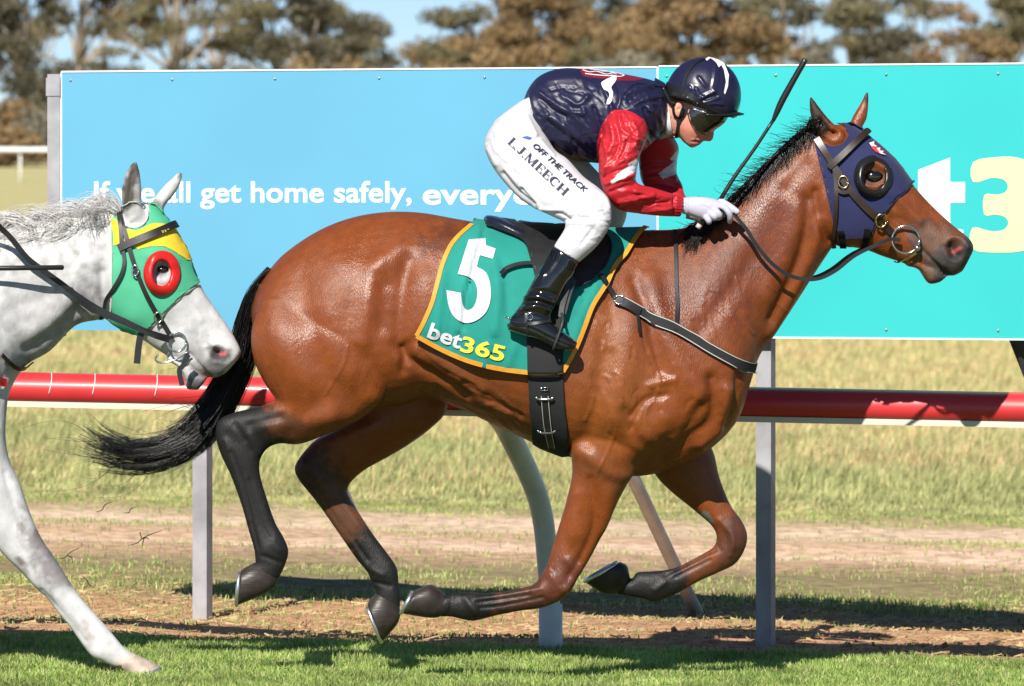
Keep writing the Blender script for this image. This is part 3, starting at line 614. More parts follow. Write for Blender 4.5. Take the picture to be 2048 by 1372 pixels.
# ================================================================== the bay racehorse
ALL = (-9, 9); NEAR = (-9, 0.0); FAR = (0.02, 9)
def horse_mesh(parts, voxel, smooth):
    V, Fc = [], []
    for st, kw in parts: loft(V, Fc, st, **kw)
    return remesh(V, Fc, voxel, smooth)
torso = [(503,612,508,680,.05,0),(520,570,540,740,.16,0,-.1),(560,515,600,770,.225,0,-.2),(630,465,680,800,.255,0,-.22),(700,436,740,812,.262,0,-.22),
    (770,424,800,808,.262,0,-.2),(840,425,850,795,.262,0,-.15),(910,437,905,811,.275,0,-.1),(1000,452,1000,855,.298,0,-.08),(1100,462,1095,898,.30,0,-.1),
    (1200,462,1190,930,.285,0,-.2),(1290,460,1280,952,.25,0,-.32),(1370,455,1390,918,.225,0,-.35),(1425,428,1470,848,.19,0,-.3),(1462,398,1502,762,.152,0,-.25),
    (1498,364,1520,710,.125,0,-.2),(1540,322,1556,660,.11,0,-.12),(1580,284,1597,598,.102,0,-.1),(1618,254,1632,543,.098,0),(1650,240,1664,495,.092,0),(1672,252,1674,480,.075,0)]
hind_near = [(790,600,525,600,.09,-.13),(801,680,503,660,.118,-.15),(794,745,506,715,.122,-.155),(770,792,528,765,.112,-.155),(725,836,550,798,.098,-.155),(660,866,540,806,.08,-.155),
    (600,888,505,816,.064,-.15),(560,887,465,826,.054,-.15),(535,897,438,840,.049,-.15),(521,918,431,868,.046,-.15),(519,940,440,905,.042,-.15),(524,965,461,950,.035,-.15),
    (538,1010,483,1010,.030,-.15),(552,1048,497,1060,.029,-.15),(569,1078,508,1098,.036,-.15),(577,1102,510,1116,.037,-.15),(572,1125,511,1128,.033,-.15),(560,1152,502,1132,.032,-.15),(548,1166,496,1138,.03,-.15)]
hind_far = z5([(1120,130,700,200,.11,.12),(1130,270,700,300,.11,.13),(1060,355,600,370,.10,.13),(960,430,530,410,.084,.13),(860,490,480,460,.069,.13),(760,545,441,515,.057,.13),(695,600,433,555,.049,.13),
    (675,640,460,605,.045,.13),(685,675,505,660,.039,.13),(715,725,555,725,.034,.13),(790,840,635,840,.030,.13),(850,920,715,955,.031,.13),(895,985,765,1015,.036,.13),(907,1030,778,1050,.036,.13),
    (908,1065,800,1095,.031,.13),(915,1120,805,1120,.032,.13),(916,1190,800,1135,.03,.13)])
fore_near = z6([(1420,-150,1000,-250,.06,-.12),(1410,0,955,-60,.085,-.14),(1370,150,972,140,.088,-.145),(1312,258,982,240,.079,-.14),(1262,350,970,330,.068,-.135),(1215,440,945,430,.06,-.13),(1165,550,905,560,.052,-.13),
    (1110,660,875,655,.045,-.13),(1060,750,848,745,.044,-.13),(1015,820,812,815,.046,-.13),(975,895,775,858,.045,-.13),(920,945,735,872,.041,-.13),(820,985,700,880,.035,-.13),(700,1002,640,893,.029,-.13),
    (600,1021,570,903,.027,-.13),(520,1040,500,906,.031,-.13),(450,1056,440,900,.036,-.13),(385,1046,380,902,.033,-.13),(330,1033,330,912,.030,-.13),(285,1033,298,915,.032,-.13),(265,1034,278,880,.029,-.13)])
fore_far = z6([(1680,20,1360,140,.085,.12),(1745,150,1430,270,.074,.13),(1770,260,1510,355,.063,.13),(1800,350,1590,420,.055,.13),(1840,440,1670,485,.049,.13),(1895,515,1735,545,.047,.13),(1925,590,1760,600,.047,.13),
    (1912,670,1745,655,.045,.13),(1860,748,1690,692,.039,.13),(1770,795,1610,735,.031,.13),(1670,840,1540,768,.028,.13),(1580,890,1470,783,.029,.13),(1510,925,1420,787,.033,.13),(1430,952,1375,790,.035,.13),
    (1360,935,1330,795,.031,.13),(1270,918,1300,835,.03,.13),(1215,910,1280,800,.029,.13)])
head = z2([(560,290,470,880,.08,0),(600,278,520,985,.092,0),(690,285,610,1033,.10,0,-.05),(790,350,720,1046,.106,0,.0),(890,432,800,1064,.104,0,.05),(980,520,880,1096,.09,0,.05),(1075,648,970,1126,.074,0,-.02),
    (1170,757,1060,1155,.064,0,-.08),(1260,845,1130,1172,.061,0,-.1),(1340,915,1190,1182,.063,0,-.12),(1410,970,1260,1196,.064,0,-.1),(1448,1015,1320,1222,.056,0),(1458,1055,1385,1195,.028,0)])
lower_lip = z2([(1060,1120,1040,1160,.042,0),(1130,1140,1110,1180,.043,0),(1210,1150,1150,1240,.042,0),(1262,1175,1185,1272,.038,0),(1298,1215,1245,1262,.022,0)])
ear_near = z2([(560,420,670,370,.026,-.055),(478,335,640,315,.034,-.06),(452,270,592,280,.030,-.062),(437,200,538,225,.024,-.064),(433,145,487,160,.015,-.066),(436,108,450,108,.006,-.066)])
ear_far = z2([(690,330,770,350,.024,.05),(690,260,762,300,.027,.055),(722,195,790,240,.023,.058),(755,140,800,160,.014,.06),(788,70,802,74,.006,.06)])
bay_me = horse_mesh([(torso, dict(nr=48)), (hind_near, {}), (hind_far, {}), (fore_near, {}), (fore_far, {}), (head, dict(nr=40)), (lower_lip, {}), (ear_near, dict(nr=20)), (ear_far, dict(nr=20))], .0056, 10)
_relief = relief
def relief_bay(me, st): _relief(me, [(p, w, a * 1.1, y) for p, w, a, y in st])
_all = (-9, 9); bodyn = (-9, -.02)
relief_bay(bay_me, [
    # hindquarters
    ([(798,505),(770,520)], 26, .016, bodyn), ([(815,520),(800,600),(797,690)], 18, -.016, bodyn), ([(745,540),(735,610),(722,680)], 22, .012, bodyn), ([(770,570),(765,650)], 18, -.009, bodyn),
    ([(600,560),(615,640),(650,740),(700,800)], 26, -.008, bodyn), ([(545,600),(560,680),(600,760)], 30, .010, bodyn), ([(680,540),(660,640),(690,740)], 40, .012, bodyn),
    ([(745,795)], 22, .013, bodyn), ([(640,800),(580,860)], 18, -.006, bodyn), ([(660,835),(580,850),(520,850)], 16, .008, bodyn), ([(560,835),(500,850)], 8, -.006, bodyn),
    # flank folds and ribs
    ([(806,700),(822,722),(870,750),(930,790)], 10, -.016, bodyn), ([(835,700),(900,735),(960,780)], 14, .010, bodyn), ([(870,775),(930,815),(990,840)], 6, -.007, bodyn), ([(930,765),(990,800),(1040,830)], 7, -.006, bodyn),
    ([(960,800),(1020,830)], 6, .005, bodyn), ([(815,690),(806,740)], 10, -.010, bodyn), ([(850,560),(850,650)], 22, .008, bodyn),
    # shoulder, upper arm, chest
    ([(1225,600),(1215,700),(1195,800),(1170,880)], 20, -.012, bodyn), ([(1260,640),(1250,740),(1230,830)], 34, .016, bodyn), ([(1300,560),(1330,660),(1370,740),(1400,790)], 22, .012, bodyn),
    ([(1270,560),(1300,650),(1320,740)], 12, -.008, bodyn), ([(1400,810),(1360,870),(1290,930)], 20, -.017, bodyn), ([(1330,840),(1280,880)], 30, .013, bodyn), ([(1425,760),(1430,830),(1385,880),(1330,925)], 14, -.016, bodyn), ([(1455,780),(1440,850),(1400,890)], 12, .014, bodyn),
    ([(1480,745),(1470,800),(1450,850)], 9, -.012, bodyn), ([(1395,800),(1350,880)], 14, .010, bodyn), ([(1250,820),(1270,870),(1300,900)], 10, -.007, bodyn), ([(1160,900),(1230,950),(1290,945)], 14, .008, bodyn),
    ([(1215,640),(1222,690)], 12, .006, bodyn), ([(1330,790),(1290,800),(1262,830)], 7, -.006, bodyn), ([(1345,760),(1300,770)], 8, .006, bodyn),
    # neck
    ([(1615,400),(1612,460),(1590,540),(1545,640)], 12, -.013, bodyn), ([(1640,440),(1628,500),(1590,580),(1540,670)], 10, .008, bodyn), ([(1600,420),(1575,500),(1530,590)], 22, .010, bodyn), ([(1560,360),(1500,450),(1430,540)], 40, .008, bodyn),
    ([(1500,520),(1450,600),(1400,660)], 18, -.007, bodyn), ([(1610,330),(1570,380)], 14, -.005, bodyn),
    # forearm
    ([(1180,960),(1190,1040),(1170,1100),(1140,1150)], 9, -.008, bodyn), ([(1150,990),(1150,1070)], 16, .007, bodyn), ([(1225,980),(1210,1060)], 14, .007, bodyn), ([(1105,1150),(1130,1180)], 10, .006, bodyn), ([(1160,1170),(1150,1200)], 9, -.005, bodyn),
    ([(955,1205),(1060,1190)], 4, -.004, bodyn), ([(945,1215)], 16, .005, bodyn),
    ([(1460,1050),(1470,1090)], 10, .006, FAR), ([(1430,1100),(1330,1150)], 4, -.004, FAR),
    ([(650,1000),(690,1060),(735,1120)], 5, -.005, FAR), ([(675,990),(715,1050)], 7, .004, FAR), ([(500,960),(520,1040),(540,1080)], 5, -.004, bodyn), ([(535,1098)], 14, .004, bodyn), ([(455,870),(500,900)], 12, -.004, bodyn),
    # head: jaw line, cheek bone, eye socket, nasal bone, nostril, mouth
] + [(z2(p), w, a, y) for p, w, a, y in [
    ([(470,700),(490,850),(510,930),(560,1000)], 9, -.014, bodyn), ([(560,760),(580,880),(640,970)], 30, .012, bodyn),
    ([(930,700),(1000,760),(1120,880)], 9, .008, bodyn), ([(960,880),(1040,940)], 14, -.008, bodyn), ([(1000,860),(1060,900)], 6, -.004, bodyn),
    ([(760,545),(820,515),(890,550)], 6, .013, bodyn), ([(830,605)], 15, -.006, bodyn), ([(775,655),(840,668),(895,640)], 4, .007, bodyn),
    ([(1160,800),(1260,900)], 12, -.006, bodyn), ([(1325,1035),(1345,1090)], 12, -.030, bodyn), ([(1290,1020),(1330,985),(1390,1000),(1420,1040)], 6, .009, bodyn), ([(1285,1060),(1300,1110),(1350,1130)], 6, .007, bodyn),
    ([(1120,1050),(1180,1110),(1240,1165),(1290,1215)], 5, -.010, bodyn), ([(1200,1120),(1260,1160)], 8, .004, bodyn), ([(540,330),(580,350),(600,330)], 7, -.016, bodyn), ([(500,250),(540,300),(590,330)], 6, -.012, bodyn)]])
# veins, skin wrinkles, sweat ridges, tendons
rv = np.random.default_rng(44); fine = []
for k in range(26):
    x, y = rv.uniform(835, 1030), 0; y = 700 + (x - 835) * .62 + rv.uniform(-6, 90); l = rv.uniform(25, 80); a = .55 + rv.normal(0, .15); fine.append(([(x, y), (x + l * .5 * math.cos(a), y + l * .5 * math.sin(a) + rv.normal(0, 3)), (x + l * math.cos(a), y + l * math.sin(a))], rv.uniform(2.5, 4.5), rv.choice([-1, 1]) * rv.uniform(.0015, .0035), bodyn))
for k in range(34):
    x, y = rv.uniform(1400, 1560), rv.uniform(520, 650); l = rv.uniform(10, 40); a = rv.normal(1.1, .3); fine.append(([(x, y), (x + l * math.cos(a), y + l * math.sin(a))], rv.uniform(2, 3.2), rv.uniform(.001, .0024), bodyn))
for k in range(30):
    x, y = rv.uniform(1180, 1400), rv.uniform(640, 900); l = rv.uniform(12, 60); a = rv.normal(1.2, .5); fine.append(([(x, y), (x + l * .5 * math.cos(a) + rv.normal(0, 4), y + l * .5 * math.sin(a)), (x + l * math.cos(a), y + l * math.sin(a))], rv.uniform(2.2, 4), rv.choice([-1, 1]) * rv.uniform(.0012, .003), bodyn))
for k in range(8):
    x, y = rv.uniform(560, 780), rv.uniform(480, 840); l = rv.uniform(15, 60); a = rv.normal(1.3, .4); fine.append(([(x, y), (x + l * math.cos(a), y + l * math.sin(a))], rv.uniform(4, 7), rv.choice([-1, 1]) * rv.uniform(.0008, .0016), bodyn))
fine += [([(1235,850),(1215,905),(1190,960),(1195,1030)], 2.6, .0035, bodyn), ([(1300,700),(1320,770),(1290,830),(1300,880)], 2.6, .003, bodyn), ([(1000,790),(1030,820),(1045,850)], 2.6, .003, bodyn), ([(700,640),(690,720),(650,790)], 2.6, .0025, bodyn), ([(1760,430),(1800,455),(1830,490)], 2.4, .003, bodyn), ([(1790,420),(1800,450)], 2.2, .0025, bodyn)]
fine += [([(462,905),(488,975),(505,1050),(516,1095)], 4, -.005, bodyn), ([(450,880),(478,960),(497,1040)], 4, .004, bodyn), ([(500,870),(515,905)], 7, .006, bodyn), ([(470,850),(490,880)], 6, -.005, bodyn), ([(545,1085),(560,1100)], 7, .005, bodyn), ([(525,1112),(560,1125)], 4, -.005, bodyn),
    ([(1135,1120),(1150,1150),(1130,1180)], 7, .007, bodyn), ([(1105,1140),(1120,1170)], 5, -.005, bodyn), ([(1160,1130),(1165,1165)], 5, .005, bodyn), ([(1085,1195),(1000,1212),(960,1215)], 3.5, -.005, bodyn), ([(1080,1178),(1000,1192),(950,1198)], 4, .004, bodyn), ([(930,1195),(950,1225)], 6, .006, bodyn), ([(905,1195),(900,1225)], 4, -.005, bodyn),
    ([(1440,1040),(1465,1075),(1460,1110)], 6, .006, FAR), ([(1425,1070),(1440,1100)], 5, -.005, FAR), ([(1420,1120),(1350,1155)], 3.5, -.005, FAR), ([(1330,1165),(1310,1180)], 6, .005, FAR), ([(610,930),(640,960)], 8, .006, FAR), ([(640,905),(665,940)], 6, -.005, FAR), ([(660,1010),(700,1075),(735,1135)], 4, .004, FAR), ([(745,1140),(765,1150)], 6, .005, FAR), ([(750,1165),(780,1172)], 4, -.005, FAR)]
_relief(bay_me, fine)
BROWN = (.20, .049, .0105); DBROWN = (.085, .026, .011); BLACK = (.007, .006, .006); GREYB = (.05, .042, .04); TAN = (.235, .068, .014)
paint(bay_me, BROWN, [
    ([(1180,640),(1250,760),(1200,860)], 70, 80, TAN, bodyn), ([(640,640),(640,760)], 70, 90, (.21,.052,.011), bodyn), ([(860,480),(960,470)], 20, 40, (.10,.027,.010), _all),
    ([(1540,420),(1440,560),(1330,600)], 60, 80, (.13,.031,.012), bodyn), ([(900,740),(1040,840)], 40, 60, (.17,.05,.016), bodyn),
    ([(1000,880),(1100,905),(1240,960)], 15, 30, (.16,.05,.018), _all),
    ([(520,880),(470,850),(450,880),(480,960)], 70, 16, BLACK, (-9,0)), ([(460,900),(500,1000),(540,1090),(520,1140)], 50, 12, BLACK, (-9,0)),  # near hind: real black points, plus cast shade painted into the black
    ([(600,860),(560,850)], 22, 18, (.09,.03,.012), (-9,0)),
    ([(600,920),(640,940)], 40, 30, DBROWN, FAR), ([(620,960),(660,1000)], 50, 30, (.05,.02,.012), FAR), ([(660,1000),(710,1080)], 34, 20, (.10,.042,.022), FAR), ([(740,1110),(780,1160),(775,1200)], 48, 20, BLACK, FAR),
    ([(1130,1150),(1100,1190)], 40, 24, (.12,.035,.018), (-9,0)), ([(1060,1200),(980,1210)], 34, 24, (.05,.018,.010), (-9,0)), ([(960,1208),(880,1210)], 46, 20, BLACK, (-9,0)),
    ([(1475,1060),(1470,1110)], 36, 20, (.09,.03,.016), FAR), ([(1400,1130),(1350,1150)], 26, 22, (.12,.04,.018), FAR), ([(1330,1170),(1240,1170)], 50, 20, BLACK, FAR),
    ([(1408,1028),(1420,1042)], 7, 3, (.16,.15,.14), FAR)] +
    [(z2(p), r, s, c, y) for p, r, s, c, y in [
    ([(1180,1020),(1260,1080),(1320,1160)], 40, 24, GREYB, _all), ([(1330,1050),(1390,1080),(1435,1040)], 24, 12, (.02,.017,.017), _all), ([(1200,1200),(1270,1240)], 22, 12, (.06,.05,.045), _all), ([(1150,1200),(1170,1240)], 12, 10, (.16,.09,.055), _all),
    ([(1250,960),(1320,960)], 26, 20, (.13,.05,.025), _all), ([(1150,980),(1180,1040)], 16, 14, (.14,.07,.045), _all),
    ([(835,605)], 22, 10, (.09,.03,.014), _all), ([(445,130),(470,220),(500,290)], 20, 10, (.03,.014,.01), (-9,0)), ([(795,80),(785,120)], 10, 8, (.04,.018,.012), FAR),
    ([(1335,1070),(1372,1048)], 4.5, 3, (.42,.08,.085), bodyn)]])

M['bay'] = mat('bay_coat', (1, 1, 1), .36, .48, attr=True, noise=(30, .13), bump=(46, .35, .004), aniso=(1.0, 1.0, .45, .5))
# a second, finer relief: wet hair clumps and sweat ridges
def coat_detail(m, scale, strength):
    n = m.node_tree.nodes; l = m.node_tree.links; b = n['Principled BSDF']; old = b.inputs['Normal'].links[0].from_node
    tc = n.new('ShaderNodeTexCoord'); mp = n.new('ShaderNodeMapping'); mp.inputs['Scale'].default_value = (1, 1, .22); mp.inputs['Rotation'].default_value = (0, -.5, 0)
    t = n.new('ShaderNodeTexNoise'); t.inputs['Scale'].default_value = scale; t.inputs['Detail'].default_value = 3
    l.new(tc.outputs['Object'], mp.inputs[0]); l.new(mp.outputs[0], t.inputs['Vector'])
    bp = n.new('ShaderNodeBump'); bp.inputs['Strength'].default_value = strength; bp.inputs['Distance'].default_value = .002
    l.new(t.outputs['Fac'], bp.inputs['Height']); l.new(old.outputs[0], bp.inputs['Normal']); l.new(bp.outputs[0], b.inputs['Normal'])
    t2 = n.new('ShaderNodeTexNoise'); t2.inputs['Scale'].default_value = 5; t2.inputs['Detail'].default_value = 4; l.new(tc.outputs['Object'], t2.inputs['Vector'])
    mr = n.new('ShaderNodeMapRange'); mr.inputs['From Min'].default_value = .35; mr.inputs['From Max'].default_value = .65
    r = b.inputs['Roughness'].default_value; mr.inputs['To Min'].default_value = r - .11; mr.inputs['To Max'].default_value = r + .16
    l.new(t2.outputs['Fac'], mr.inputs['Value'])
    at = n.new('ShaderNodeAttribute'); at.attribute_name = 'Col'; sr = n.new('ShaderNodeSeparateColor'); l.new(at.outputs['Color'], sr.inputs[0])
    m3 = n.new('ShaderNodeMapRange'); m3.inputs['From Min'].default_value = 0; m3.inputs['From Max'].default_value = .15; m3.inputs['To Min'].default_value = .2; m3.inputs['To Max'].default_value = 0; l.new(sr.outputs[0], m3.inputs['Value'])
    ad = n.new('ShaderNodeMath'); ad.operation = 'ADD'; l.new(mr.outputs[0], ad.inputs[0]); l.new(m3.outputs[0], ad.inputs[1]); l.new(ad.outputs[0], b.inputs['Roughness'])
coat_detail(M['bay'], 300, 1.0)
bay = thing('bay_horse', 'bay racehorse with black tail galloping in front of the red rail', 'horse')
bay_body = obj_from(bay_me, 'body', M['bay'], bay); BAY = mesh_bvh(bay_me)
M['hoof'] = mat('hoof_horn', (.032, .024, .021), .42, .4, noise=(26, .45), bump=(90, .5, .002), aniso=(.25, 1, 1.6, .6))
M['shoe'] = mat('aluminium_shoe', (.75, .76, .78), .3, metal=.9)
def hoof(rows, yc, w, parent, m):
    V, Fc = [], []; c0 = rows[0]; mx_, my_ = (c0[0] + c0[2]) / 2, (c0[1] + c0[3]) / 2; rows = [tuple((mx_ + (v - mx_) * .8) if i % 2 == 0 else (my_ + (v - my_) * .8) for i, v in enumerate(c0))] + list(rows[1:]); st = [r + (wi, yc) for r, wi in zip(rows, w)]; loft(V, Fc, st, nr=28, sub=5, pe=.85)
    h = mesh_obj('hoof', V, Fc, m, parent)
    (ax, ay, bx, by) = rows[-1]; (cx, cy, dx, dy) = rows[-2]
    nx, ny = ((ax + bx) - (cx + dx)) / 2, ((ay + by) - (cy + dy)) / 2; L = math.hypot(nx, ny); nx, ny = nx / L, ny / L
    V, Fc = [], []; tp = []
    for i in range(0, 25):                                # horseshoe: an open ring along the edge of the sole
        a = math.radians(28 + i * (304 / 24)); c, s = math.cos(a), math.sin(a)
        q = P((ax + bx) / 2 + (ax - bx) / 2 * c * .96 + nx * 2.5, (ay + by) / 2 + (ay - by) / 2 * c * .96 + ny * 2.5, yc); q.y = yc + w[-1] * .93 * s; tp.append(q)
    tube(V, Fc, tp, .0068, 8); mesh_obj('horseshoe', V, Fc, M['shoe'], h)
    return h
q4 = lambda z, rows: [r[:4] for r in z([tuple(list(r) + [0]) for r in rows])]
hoof(q4(z5, [(245,960,372,1045),(212,992,325,1100),(188,1008,172,1168)]), -.15, (.026,.046,.052), bay, M['hoof'])
hoof(q4(z5, [(805,1095,925,1165),(785,1134,910,1240),(766,1160,835,1334)]), .13, (.026,.045,.052), bay, M['hoof'])
hoof(q4(z6, [(300,895,305,1034),(222,860,225,1040),(132,892,66,1016)]), -.13, (.026,.048,.056), bay, M['hoof'])
hoof(q4(z6, [(1300,815,1240,914),(1278,760,1150,908),(1242,738,1052,848)]), .13, (.026,.048,.056), bay, M['hoof'])
M['eye'] = mat('wet_eye', (.008, .005, .004), .06, .8, coat=1)
V, Fc = [], []; ex, _ = hit(BAY, *z2([(830, 605)])[0][:2]); ball(V, Fc, ex + Vector((0, .0125, 0)), (.037, .0255, .026), 24, 16); eye = mesh_obj('eye', V, Fc, M['eye'], bay)
# hair
M['black_hair'] = mat('black_hair', (.012, .010, .010), .34, .5, noise=(60, .4))
def mane(roots, tips_fn, n, bvh, r0=.0016, r1=.0004, k=9):
    R = cr(roots, 12); out = []
    for i in range(n):
        a = R[rng.integers(len(R))] + rng.normal(0, 2.0, 2); out.append(tips_fn(a, i))
    return out
G = []
crest = np.array([(1400,462),(1425,438),(1462,404),(1500,368),(1540,328),(1580,290),(1618,258),(1645,240)], float); C = cr(crest, 16)
for i in range(2300):
    u = rng.random(); a = C[int(u * (len(C) - 1))]; wild = rng.random() < .10
    y0 = rng.normal(-.012, .014); L = rng.uniform(32, 72) * (1.1 if u > .6 else 1.0) * (.75 if wild else 1)
    if wild: dx, dz = -L * rng.uniform(.6, 1.2), -L * rng.uniform(-.35, .4)
    else: dx, dz = -L * rng.uniform(.2, .75), L * rng.uniform(.1, .85)
    t = np.linspace(0, 1, 8); bend = rng.normal(0, 6)
    px = a[0] + rng.normal(0, 2) + dx * t + bend * np.sin(t * 3.1); py = a[1] + 5 + rng.normal(0, 3) + dz * t ** 1.5 - (0 if wild else 10) * np.sin(t * 3.14)
    pts = []
    for j in range(8):
        yy = y0 - (0.0 if wild else .105 * math.sin(min(1, t[j] * 1.1) * 1.57)) + (.03 * t[j] * rng.normal() if wild else 0)
        pts.append(tuple(P(px[j], py[j], yy)))
    pts = np.array(pts)
    if not wild:
        for j in range(2, 8):
            h, no = hit(BAY, px[j], py[j], .004 + .006 * rng.random())
            if h.y < pts[j][1] + .12: pts[j] = tuple(h)
    G.append((pts, .0011 if wild else .0020, .0004))
for i in range(70):                                        # loose wisps at the withers and forelock
    u = rng.random(); a = C[int(u * (len(C) - 1))]; t = np.linspace(0, 1, 8); L = rng.uniform(30, 75); ang = rng.uniform(2.4, 4.0)
    px = a[0] + L * t * math.cos(ang) + 8 * np.sin(t * rng.uniform(1, 4)); py = a[1] + L * t * math.sin(ang) * .8 + 14 * t ** 2
    G.append((np.array([tuple(P(px[j], py[j], rng.normal(0, .01))) for j in range(8)]), .0010, .0003))
strands('mane', G, M['black_hair'], bay)
G = []
tailc = np.array([(545,540,0,9),(514,590,.02,17),(497,650,.05,21),(484,712,.07,24),(452,782,.08,27),(408,852,.08,33),(345,900,.08,33),(270,915,.08,32),(205,900,.07,40),(160,880,.06,52)], float)
T = cr(tailc, 6); dT = np.gradient(T[:, :2], axis=0); dT /= np.linalg.norm(dT, axis=1)[:, None]; nT = np.stack([-dT[:, 1], dT[:, 0]], 1); t = np.linspace(0, 1, 18)
for lock in range(95):
    o0 = rng.uniform(-1.05, 1.05) * rng.uniform(.5, 1.1); oy0 = rng.normal(0, .02); end0 = min(1, rng.beta(2.2, 1.2) * .72 + .34); ph = rng.uniform(0, 6); fr = rng.uniform(3, 8); am = rng.uniform(2, 9); drop = rng.normal(-4, 13)
    for i in range(15):
        end = np.clip(end0 * rng.uniform(.86, 1.04), .3, 1); idx = np.linspace(0, (len(T) - 1) * end, 18).astype(int); c = T[idx]
        w = (o0 + rng.normal(0, .10) * (1 - .75 * t ** 2)) * c[:, 3] + am * np.sin(t * fr + ph) * t + rng.normal(0, 1.5) * t
        p2 = c[:, :2] + nT[idx] * w[:, None]; p2[:, 1] += drop * t ** 3
        G.append((np.array([tuple(P(p2[j, 0], p2[j, 1], c[j, 2] + (oy0 + rng.normal(0, .004)) * (1 + t[j]))) for j in range(18)]), .0014, .0003))
for i in range(45):                                         # stray hairs
    k = rng.integers(15, len(T) - 5); a = T[k]; t2 = np.linspace(0, 1, 12); L = rng.uniform(60, 170); ang = rng.uniform(2.3, 3.7)
    px = a[0] + L * t2 * math.cos(ang) + 12 * np.sin(t2 * rng.uniform(1, 5)); py = a[1] + rng.normal(0, 20) + L * t2 * math.sin(ang) * .6 + 20 * np.sin(t2 * 3) * rng.normal()
    G.append((np.array([tuple(P(px[j], py[j], a[2])) for j in range(12)]), .0009, .0003))
strands('tail', G, M['black_hair'], bay)
# ================================================================== tack of the bay horse
g4 = lambda pts: [r[:2] for r in z4(pts)]; g1 = lambda pts: [r[:2] for r in z1(pts)]; g2 = lambda pts: [r[:2] for r in z2(pts)]; g7 = lambda pts: [r[:2] for r in z7(pts)]; g9 = lambda pts: [r[:2] for r in z9(pts)]; gh = lambda pts: [r[:2] for r in zh(pts)]; g3 = lambda pts: [r[:2] for r in z3(pts)]; g8 = lambda pts: [r[:2] for r in z8(pts)]
M['cloth_green'] = mat('saddle_cloth_green', (.016, .245, .205), .75, .2, sheen=.1, noise=(8, .10), bump=(420, .25, .0006)); M['orange'] = mat('orange_binding', (.72, .30, .02), .6, noise=(50, .1)); M['cloth_white'] = mat('cloth_print_white', (.60, .62, .66), .7, .2, bump=(420, .2, .0006)); M['cloth_yellow'] = mat('cloth_print_yellow', (.80, .70, .06), .7, .2)
M['leather'] = mat('black_leather', (.016, .016, .018), .38, .5, bump=(150, .2, .001), noise=(20, .3)); M['brown_leather'] = mat('dark_brown_leather', (.030, .016, .011), .36, .5, bump=(150, .2, .001), noise=(20, .3)); M['navy_leather'] = mat('navy_leather', (.010, .012, .03), .32, .5)
M['brass'] = mat('brass', (.75, .55, .25), .22, metal=1); M['chrome'] = mat('chrome', (.8, .8, .8), .12, metal=1); M['web'] = mat('black_webbing', (.022, .022, .024), .8, .3, bump=(300, .4, .001)); M['stitch'] = mat('pale_stitching', (.5, .48, .44), .7)
sc_poly = g4([(335,112),(325,135),(255,195),(205,260),(170,350),(150,430),(112,540),(75,640),(35,715),(150,780),(300,845),(450,885),(615,908),(700,912),(805,905),(850,830),(890,740),(930,640),(960,560),(1010,480),(1060,410),(1120,320),(1180,230),(1245,148),(1262,120),(1100,112),(700,105)])
folds = [(g4([(395,160),(345,330),(300,520),(290,680)]), 4.5, -.016), (g4([(370,170),(320,330),(265,520),(262,680)]), 6, .010), (g4([(440,330),(470,500),(450,700)]), 8, .010), (g4([(500,470),(520,600)]), 9, -.007), (g4([(180,400),(160,560),(140,700)]), 7, .007), (g4([(230,560),(215,760)]), 5, -.006), (g4([(560,760),(520,870)]), 7, .006), (g4([(1000,420),(900,600),(860,760)]), 6, .008), (g4([(1120,250),(1010,420)]), 5, -.008), (g4([(960,460),(880,620)]), 4, -.006), (g4([(420,760),(400,880)]), 6, .006)]
def cloth_off(x, y):
    q = np.array([[x, y]]); o = .012 * np.clip((y - 460) / 200, .0, 1) + .004 * math.sin(x * .045 + y * .012) * np.clip((y - 470) / 150, 0, 1)
    for pts, w, a in folds: o += a * float(np.exp(-(seg_dist(q, pts)[0] / w) ** 2))
    return float(o)
cl = thing('saddle_cloth', 'green saddle cloth with orange edging and white number 5 on the bay horse', 'saddle cloth')
V2, F2 = fill2d([sc_poly], 6.5); cloth = drape('cloth', V2, F2, BAY, M['cloth_green'], cl, .010, .004, cloth_off)
CL = mesh_bvh(cloth.data); mirror_y(cloth)
for edge in (sc_poly[1:9], sc_poly[8:15], sc_poly[14:24]):
    bn_o = strap('binding', edge, 8.5, CL, M['orange'], cl, .002, .006, 4); mirror_y(bn_o)
def glyph(name, pts, m, parent, bvh, step=4, off=.0065, holes=[], face=False):
    V2, F2 = fill2d([pts] + holes, step); return drape(name, V2, F2, bvh, m, parent, off, 0, face=face)
five = [(310,208),(398,200),(400,238),(452,256),(437,310),(368,290),(352,352)] + wavy([(352,352),(398,380),(422,440),(425,520),(402,590),(350,635),(290,648),(235,618),(205,560),(192,475)], 4, False)[1:] + [(268,490)] + wavy([(268,490),(278,550),(302,580),(338,560),(356,495),(342,432),(300,402),(252,390)], 4, False)[1:]
glyph('number', g4(five), M['cloth_white'], cl, CL, 4, .010, [], True)
for tx, m, p0, p1 in (('bet', 'cloth_white', (88,722), (262,784)), ('365', 'cloth_yellow', (262,795), (490,852))):
    a, b = g4([p0, p1]); V2, F2 = text2d(tx, 56 / 1319 * 500 * 2.05 if tx == 'bet' else 43, 1.1, 0, 1, 4); x0 = min(v[0] for v in V2); x1 = max(v[0] for v in V2); L = math.hypot(b[0] - a[0], b[1] - a[1])
    split_islands(drape('letter', place2d([((x - x0) * L / (x1 - x0), y) for x, y in V2], a[0], a[1], math.atan2(b[1] - a[1], b[0] - a[0])), F2, CL, M[m], cl, .009, face=True), 'letter')
